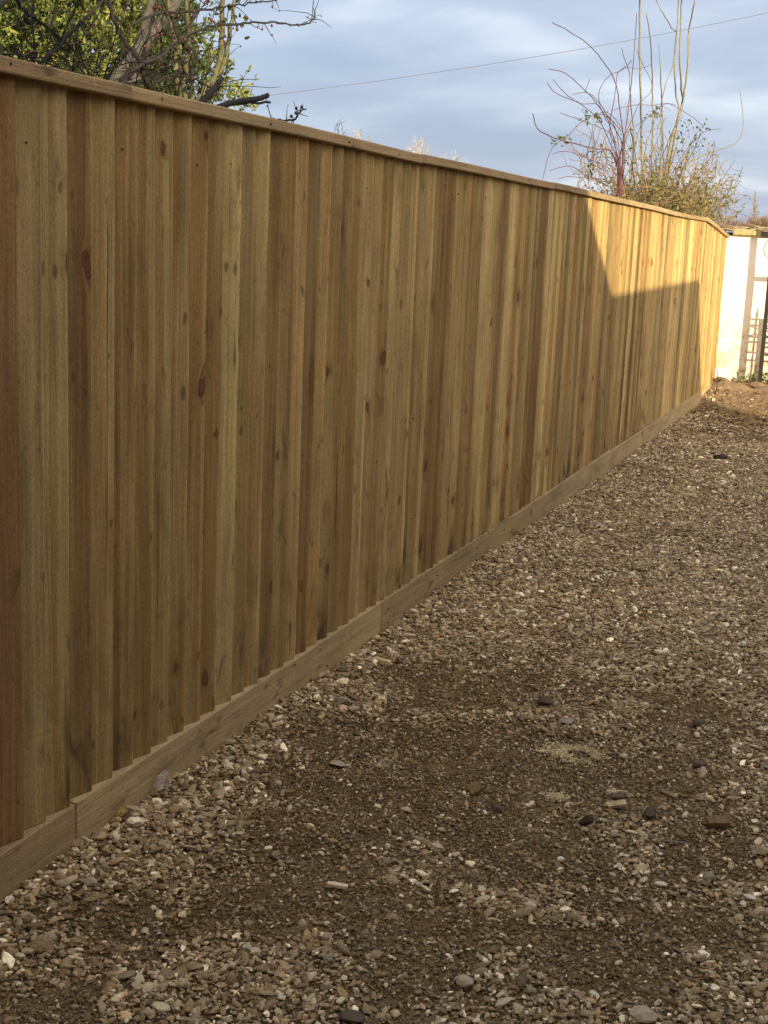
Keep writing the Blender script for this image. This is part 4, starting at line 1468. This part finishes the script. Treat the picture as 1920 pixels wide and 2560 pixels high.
offcut('offcut', 'small pale greenish rectangular wood offcut between the charcoal and the dark grey stone', 1540, 2022, (0.058, 0.026, 0.010), M_cut_pale, 0.55, (0.12, -0.1))
offcut('offcut', 'thin brown strip of wood lying on the edge of the pale gravel patch', 1672, 2001, (0.060, 0.014, 0.012), M_cut_brown, -0.42, (0.3, 0.05))
offcut('offcut', 'thick dull brown wood offcut to the right of the dark grey stone', 1795, 2072, (0.062, 0.034, 0.017), M_cut_brown, 0.32, (0.25, -0.1))
offcut('offcut', 'square brown wood offcut tipped on edge left of the sawdust spots', 1188, 1985, (0.050, 0.036, 0.012), M_cut_brown, -0.9, (0.55, 0.15))
offcut('wood_splinter', 'pinkish fresh wood splinter lying on bare soil left of centre', 842, 2248, (0.052, 0.013, 0.008), M_cut_pink, 0.28, (0.1, 0.1), cat='splinter')
offcut('wood_splinter', 'pale thin wood splinter in the gravel beside the long board joint', 1022, 1603, (0.060, 0.012, 0.008), M_cut_pink, 1.1, (0.1, 0.25), cat='splinter')
offcut('offcut', 'flat wooden chip behind the pair of pale grey rocks near the fence', 880, 1757, (0.075, 0.017, 0.008), M_cut_brown, -0.55, (0.2, 0.1))
offcut('offcut', 'short stub of pale wood at the foot of the gravel board near its third joint', 955, 1668, (0.070, 0.018, 0.010), M_cut_pale, -0.1, (0.1, 0.05))
chunk('stone', 'charcoal black angular stone left of the pale offcut', 'stone', 1466, 2070, (0.060, 0.036, 0.030), M_s_dark, 0.5, 3)
chunk('stone', 'dark blue-grey faceted stone right of the pale offcut', 'stone', 1624, 2046, (0.044, 0.044, 0.040), M_s_slate, 0.2, 5)
chunk('stone', 'long dark grey flat stone half sunk beside the square brown offcut', 'stone', 1248, 2036, (0.062, 0.034, 0.018), M_s_slate, -0.25, 8)
chunk('stone', 'earthy brown lump of stone just behind the pale offcut', 'stone', 1548, 1992, (0.052, 0.036, 0.026), M_s_mid, 0.1, 12)
chunk('stone', 'pinkish flat pointed stone on bare soil right of centre', 'stone', 1092, 2129, (0.046, 0.028, 0.014), M_s_pink, -0.3, 21, 0.45)
chunk('stone', 'tan rounded stone beside a small blue-grey one on the bare soil', 'stone', 1014, 2036, (0.032, 0.024, 0.016), M_s_pink, 0.1, 23, 0.2)
chunk('stone', 'small tan stone above the pinkish flat stone', 'stone', 1102, 2086, (0.026, 0.019, 0.012), M_s_sand, 0.1, 24, 0.2)
chunk('stone', 'faceted grey stone in the lower middle foreground', 'stone', 820, 2417, (0.029, 0.026, 0.021), M_s_grey, 0.4, 31)
chunk('stone', 'large rounded brown and grey stone at the lower middle edge', 'stone', 1160, 2474, (0.044, 0.036, 0.026), M_s_pale, 0.2, 33, 0.2, 0.3)
chunk('stone', 'largest pale grey stone cut by the bottom edge right of middle', 'stone', 1606, 2556, (0.060, 0.050, 0.030), M_s_pale, 0.1, 35, 0.2, 0.35)
chunk('stone', 'dark wet-looking stone at the bottom edge left of middle', 'stone', 880, 2556, (0.060, 0.040, 0.020), M_s_slate, 0.1, 36, 0.3, 0.3)
chunk('stone', 'sandy yellow block of stone with a darker centre at the right edge', 'stone', 1898, 2140, (0.048, 0.040, 0.024), M_s_sand, 0.6, 41, 0.5, 0.2, flat=True)
chunk('stone', 'white flat stone below the grey rock at the right edge', 'stone', 1874, 2257, (0.036, 0.022, 0.012), M_s_white, -0.25, 43, 0.2)
chunk('stone', 'rounded grey stone left of the white flat stone', 'stone', 1770, 2213, (0.034, 0.030, 0.024), M_s_grey, 0.2, 45, 0.2)
chunk('stone', 'off-white oval stone on bare soil in the lower right', 'stone', 1650, 2230, (0.034, 0.019, 0.013), M_s_white, 0.1, 47, 0.2)
chunk('stone', 'long off-white stone below and left of the off-white oval one', 'stone', 1543, 2275, (0.030, 0.015, 0.010), M_s_pale, -0.1, 48, 0.2)
chunk('stone', 'whitish rounded stone with an orange tint on soil below the charcoal stone', 'stone', 1401, 2164, (0.024, 0.019, 0.016), M_s_white, 0.1, 51, 0.2)
chunk('stone', 'small white stone directly below the pale offcut', 'stone', 1531, 2126, (0.019, 0.013, 0.009), M_s_white, 0.1, 52, 0.2)
chunk('stone', 'thin white stone below the small white one', 'stone', 1564, 2148, (0.020, 0.012, 0.007), M_s_white, 0.1, 53, 0.2)
chunk('stone', 'small bright white stone below the dark blue-grey stone', 'stone', 1650, 2142, (0.017, 0.013, 0.009), M_s_white, 0.1, 54, 0.2)
chunk('slate_flake', 'pale triangular flake of slate standing among the far gravel patch', 'stone', 1416, 1814, (0.062, 0.040, 0.022), M_s_grey, 0.35, 61, 0.6, 0.1)
chunk('stone', 'dark angular stone at the far edge of the bare patch left of the triangular flake', 'stone', 1362, 1766, (0.070, 0.040, 0.032), M_s_slate, -0.3, 62)
chunk('stone', 'dark rounded stone on gravel in the right middle, nearer of two', 'stone', 1744, 1826, (0.044, 0.038, 0.030), M_s_slate, 0.2, 63, 0.2)
chunk('stone', 'brown stone sunk at the top of the pale gravel patch', 'stone', 1748, 1918, (0.046, 0.034, 0.026), M_s_mid, 0.2, 64, 0.2)
chunk('rock', 'pale grey rock near the fence, left one of a touching pair', 'stone', 852, 1773, (0.066, 0.050, 0.040), M_s_grey, 0.9, 71)
chunk('rock', 'brownish rock near the fence, right one of a touching pair', 'stone', 884, 1788, (0.052, 0.040, 0.030), M_s_pale, 0.3, 72)
chunk('stone', 'pale triangular flake on the near gravel left of centre', 'stone', 845, 1921, (0.058, 0.036, 0.016), M_s_pale, -0.3, 74, 0.6)
chunk('stone', 'pale oval stone in the lower left gravel', 'stone', 226, 2241, (0.036, 0.026, 0.020), M_s_pale, 0.5, 76, 0.2)
chunk('stone', 'rounded pale stone nearest the gravel board in the lower left', 'stone', 172, 2138, (0.034, 0.028, 0.024), M_s_pale, 0.5, 77, 0.2)
chunk('stone', 'long brown stone leaning on pebbles against the gravel board', 'stone', 140, 2155, (0.060, 0.030, 0.026), M_s_mid, -0.3, 78, 0.3)
chunk('stone', 'orange-brown cracked pebble in the lower left gravel', 'stone', 293, 2246, (0.024, 0.019, 0.014), stone_mat('orange_stone', (0.26, 0.14, 0.075)), 0.1, 79, 0.2)


def yellow_paint():
    m, g = mat('yellow_flaked_paint')
    co = g.n('ShaderNodeTexCoord').outputs['Object']
    a = g.noise(co, 55, 4, 0.65, 0.4)
    col = g.mix(g.ramp(a, [(0.46, 0.0), (0.50, 1.0)]), (0.52, 0.40, 0.08), (0.17, 0.13, 0.08))
    return finish(m, g, col, 0.8, a, 0.4, 0.002, 0.25)


o = chunk('painted_stone', 'broken stone with flaking yellow paint leaning by the gravel board', 'stone', 262, 2075, (0.050, 0.030, 0.038), yellow_paint(), 0.5, 81, 0.5, 0.1)
o.location.x = max(o.location.x, FX + 0.045)

# crumpled clear plastic scrap against the gravel board
m, g = mat('clear_film')
co = g.n('ShaderNodeTexCoord').outputs['Object']
nz_ = g.noise(co, 45, 4, 0.6, 0.5)
p = g.n('ShaderNodeBsdfPrincipled', {'Base Color': (0.75, 0.72, 0.66, 1), 'Roughness': 0.25})
bmp = g.n('ShaderNodeBump', {'Height': nz_, 'Strength': 0.9, 'Distance': 0.01}); g.t.links.new(bmp.outputs[0], p.inputs['Normal'])
tp_ = g.n('ShaderNodeBsdfTransparent')
mx = g.n('ShaderNodeMixShader', {0: g.ramp(nz_, [(0.40, 0.05), (0.65, 0.34)]), 1: tp_.outputs[0], 2: p.outputs[0]})
g.n('ShaderNodeOutputMaterial', {'Surface': mx.outputs[0]})
mb = MB()
c = at_x(408, 1955, FX + 0.045)
n1_, n2_ = 12, 12
vs, fs = [], []
for i in range(n1_ + 1):
    for j in range(n2_):
        th = math.pi * 0.62 * i / n1_; ph = 2 * math.pi * j / n2_
        rr = 0.036 * (1 + 0.28 * (float(vnoise(i * .7, j * .9 if j < n2_ / 2 else (n2_ - j) * .9, 1.0)) - .5) * 2)
        vs.append((c[0] + rr * .45 * math.sin(th) * math.cos(ph), c[1] + rr * math.sin(th) * math.sin(ph), c[2] - .01 + rr * 1.1 * math.cos(th)))
for i in range(n1_):
    for j in range(n2_):
        fs.append((i * n2_ + j, (i + 1) * n2_ + j, (i + 1) * n2_ + (j + 1) % n2_, i * n2_ + (j + 1) % n2_))
mb.add(vs, fs)
tag(mb.build('plastic_scrap', m), 'crumpled scrap of clear plastic film caught against the gravel board', 'plastic scrap')

# twigs on the ground
def ground_twig(label, pts, r0, r1, m_, name='twig', lift=0.004):
    L3 = []
    for px, py in pts:
        p = at_z(px, py)
        p[2] = float(gz(p[0], p[1])) + lift + rng.uniform(0, .006)
        L3.append(p)
    mb = MB(); mb.tube(smooth_line(L3, 4, 0.0008), r0, r1, 6)
    return tag(mb.build(name, m_, smooth=True), label, 'twig')


ground_twig('curved root-like twig with a knobbly end on bare soil right of centre', [(1098, 2215), (1102, 2235), (1110, 2262), (1122, 2282), (1150, 2292), (1168, 2300), (1170, 2316)], 0.0022, 0.0012, M_cut_brown, 'root')
ground_twig('thin straight twig running right from the curved root', [(1112, 2268), (1150, 2262), (1190, 2252), (1222, 2245)], 0.0010, 0.0007, M_cut_brown)
ground_twig('forked grey-brown stick left of the sandy block at the right side', [(1640, 2108), (1670, 2112), (1700, 2112), (1728, 2118)], 0.0040, 0.0026, M_post, 'stick')
ground_twig('long thin twig slanting over the lower left gravel', [(300, 2170), (340, 2200), (380, 2228), (408, 2250)], 0.0014, 0.0010, M_tan)
ground_twig('dark flat stick lying along the lower left gravel near the fence', [(60, 2256), (110, 2260), (165, 2258)], 0.0045, 0.0030, M_cut_brown, 'stick')
ground_twig('brown stick lying in gravel beyond the plastic scrap', [(520, 1980), (560, 1982), (620, 1984)], 0.0035, 0.0025, M_cut_brown, 'stick')
ground_twig('curled twig at the right edge beside a small round stone', [(1878, 2084), (1895, 2084), (1910, 2076), (1925, 2068)], 0.0022, 0.0015, M_tan)
for i, (a, b, lab) in enumerate((((1195, 1458), (1255, 1462), 'brown stick lying across the gravel by the middle of the fence'),
                               ((1425, 1272), (1510, 1279), 'long dark stick lying in gravel beside the fence two thirds along'),
                               ((1665, 1118), (1722, 1136), 'dark stick on the brown litter near the far fence panels'),
                               ((1120, 1495), (1170, 1494), 'thin brown stick at the foot of the gravel board past its joint'),
                               ((1350, 1520), (1410, 1524), 'dark flat stick on gravel in the middle distance'),
                               ((1550, 1185), (1582, 1195), 'pale sliver of wood near the gravel board far along'),
                               ((1630, 1163), (1690, 1165), 'thin stick lying level left of the dark clod'))):
    ground_twig(lab, [a, ((a[0] + b[0]) / 2, (a[1] + b[1]) / 2 - 2), b], 0.0065, 0.0045, M_cut_brown if i % 3 else M_s_mid, 'stick', 0.010)
chunk('clod', 'dark lump of earth on the far gravel right of the fence', 'earth clod', 1800, 1152, (0.13, 0.08, 0.05), M_s_dark, 0.2, 91, 0.2)
# dark wavy stick rising at the far fence corner
mb = MB()
p = at_y(1788, 1000, 15.3); p[2] = float(gz(p[0], p[1]))
mb.tube(smooth_line([p, p + np.array([.005, .01, .12]), p + np.array([-.004, .02, .26])], 4, .001), .007, .004, 5)
tag(mb.build('marker_stick', M_s_dark), 'thin dark upright stick in the soil at the far fence corner', 'stick')

# sawdust
M_saw = plain('sawdust', (0.52, 0.42, 0.22), 0.95, 0.2, 200, 0.5, 0.001, 0.1)
tree_saw = proto_tree(M_peb, 7, 1, 0.4, False)


def sawdust(px, py, sx, sy, n, label):
    c = at_z(px, py)
    x = c[0] + rng.normal(0, sx, n); y = c[1] + rng.normal(0, sy, n)
    k = fbm(x, y, 26, 3) > 0.44
    x, y = x[k], y[k]; n = len(x)
    s = np.exp(rng.normal(math.log(0.0022), .4, n))[:, None] * np.array([[1.5, .7, .35]]) * rng.uniform(.7, 1.2, (n, 3))
    z = gz(x, y) + 0.006 + rng.uniform(0, 0.012, n)
    t = np.array([.70, .58, .32]) * rng.uniform(.65, 1.15, (n, 1))
    rot = np.stack([rng.normal(0, .3, n), rng.normal(0, .3, n), rng.uniform(0, 6.28, n)], 1)
    scatter('sawdust', np.stack([x, y, z], 1), s, rot, t, tree_saw, kind='stuff', label=label)


sawdust(1430, 1884, 0.042, 0.030, 6500, 'pale heap of sawdust scattered on the soil in the right middle')
sawdust(1392, 1998, 0.018, 0.014, 900, 'small spot of sawdust left of the brown lump of stone')
sawdust(1530, 1978, 0.030, 0.010, 1000, 'sawdust dusted on top of the brown lump of stone')

# straw, bark shreds and leaf litter: too many to count
mb = MB()
for i in range(1500):
    yy = rng.uniform(1.8, 15.5); xx = rng.uniform(FX + .05, 0.2 if yy < 9 else -0.6)
    if yy < 10 and rng.random() < 0.62: continue
    zc = float(gz(xx, yy)) + rng.uniform(0.004, 0.014)
    a = rng.uniform(0, 3.14); L = rng.uniform(0.012, 0.05) * (1 + 0.6 * (yy > 8))
    r = rng.uniform(0.0006, 0.0013) * (1 + 1.8 * (yy > 8))
    d = np.array([math.cos(a), math.sin(a), rng.normal(0, .08)]) * L
    c = np.array([xx, yy, zc])
    mb.tube([c - d / 2, c + rng.normal(0, L * .06, 3) * (1, 1, .2), c + d / 2], r, r * .6, 4)
mb.build('straw_litter', M_cut_brown, kind='stuff', label='thin bits of straw and bark shreds between the stones')
lv = Leaves()
for i in range(2600):
    yy = rng.uniform(9.5, 15.6); xx = rng.uniform(FX + .05, -0.5)
    if rng.random() > 0.25 + 0.75 * sstep(11.5, 14, yy): continue
    p = np.array([xx, yy, float(gz(xx, yy)) + rng.uniform(.006, .02)])
    lv.leaf(p, rdir() * (1, 1, .25), np.array([0, 0, 1.0]) + rng.normal(0, .3, 3), rng.uniform(.02, .045), rng.uniform(.012, .026), rng.random(), .35)
M_litter = leaf_mat('brown_litter', [(0.055, 0.035, 0.02), (0.12, 0.075, 0.04), (0.20, 0.13, 0.07), (0.34, 0.25, 0.15)], 0.1, 0.8, 0.1)
o = lv.build('leaf_litter', M_litter, None, kind='stuff')
o['label'] = 'brown fallen leaves on the soil near the end of the drive'

# weeds at the foot of the white wall
M_weed = leaf_mat('weed_leaf', [(0.05, 0.08, 0.02), (0.11, 0.17, 0.035), (0.22, 0.30, 0.07)], 0.3, 0.5)
for (px, py, n_, lab) in ((1893, 940, 90, 'green leafy weed at the foot of the white wall beside the gate'), (1868, 946, 24, 'tiny weed at the foot of the white wall under the gate shadow')):
    p = at_y(px, py, 16.1); p[2] = float(gz(p[0], p[1]))
    w_ = empty('weed', lab, 'weed')
    st = MB(); lv = Leaves()
    for i in range(9):
        tp = twig_pts(p + rng.normal(0, .05, 3) * (1.3, .5, 0), np.array([rng.normal(0, .7), rng.normal(0, .4), 1.0]), rng.uniform(.05, .16) if n_ > 50 else .06, 4, .3, 0.0, False)
        st.tube(tp, .003, .0015, 4)
        for _ in range(n_ // 9):
            lv.leaf(tp[rng.integers(1, 5)], rdir(.2), rdir(), rng.uniform(.02, .05), rng.uniform(.015, .028), rng.random())
    st.build('stems', M_bark_green, w_, kind='stuff')
    lv.build('leaves', M_weed, w_, kind='stuff')
# earth lumps under the white wall
for i, (px, py, sz, lab) in enumerate(((1800, 962, .13, 'dark crumbly earth lump at the fence end by the white wall'), (1812, 969, .09, 'smaller earth lump just in front of the one at the fence end'), (1895, 962, .14, 'dark earth lump under the weeds beside the gate'))):
    p = at_y(px, py, 16.0)
    o = chunk('clod', lab, 'earth clod', 1800, 1152, (sz * 1.3, sz * .8, sz * .55), M_s_mid, 0.2 * i, 95 + i, 0.2)
    o.location = (p[0], 16.0 - .06 * i, float(gz(p[0], 16.0)) + sz * .1)
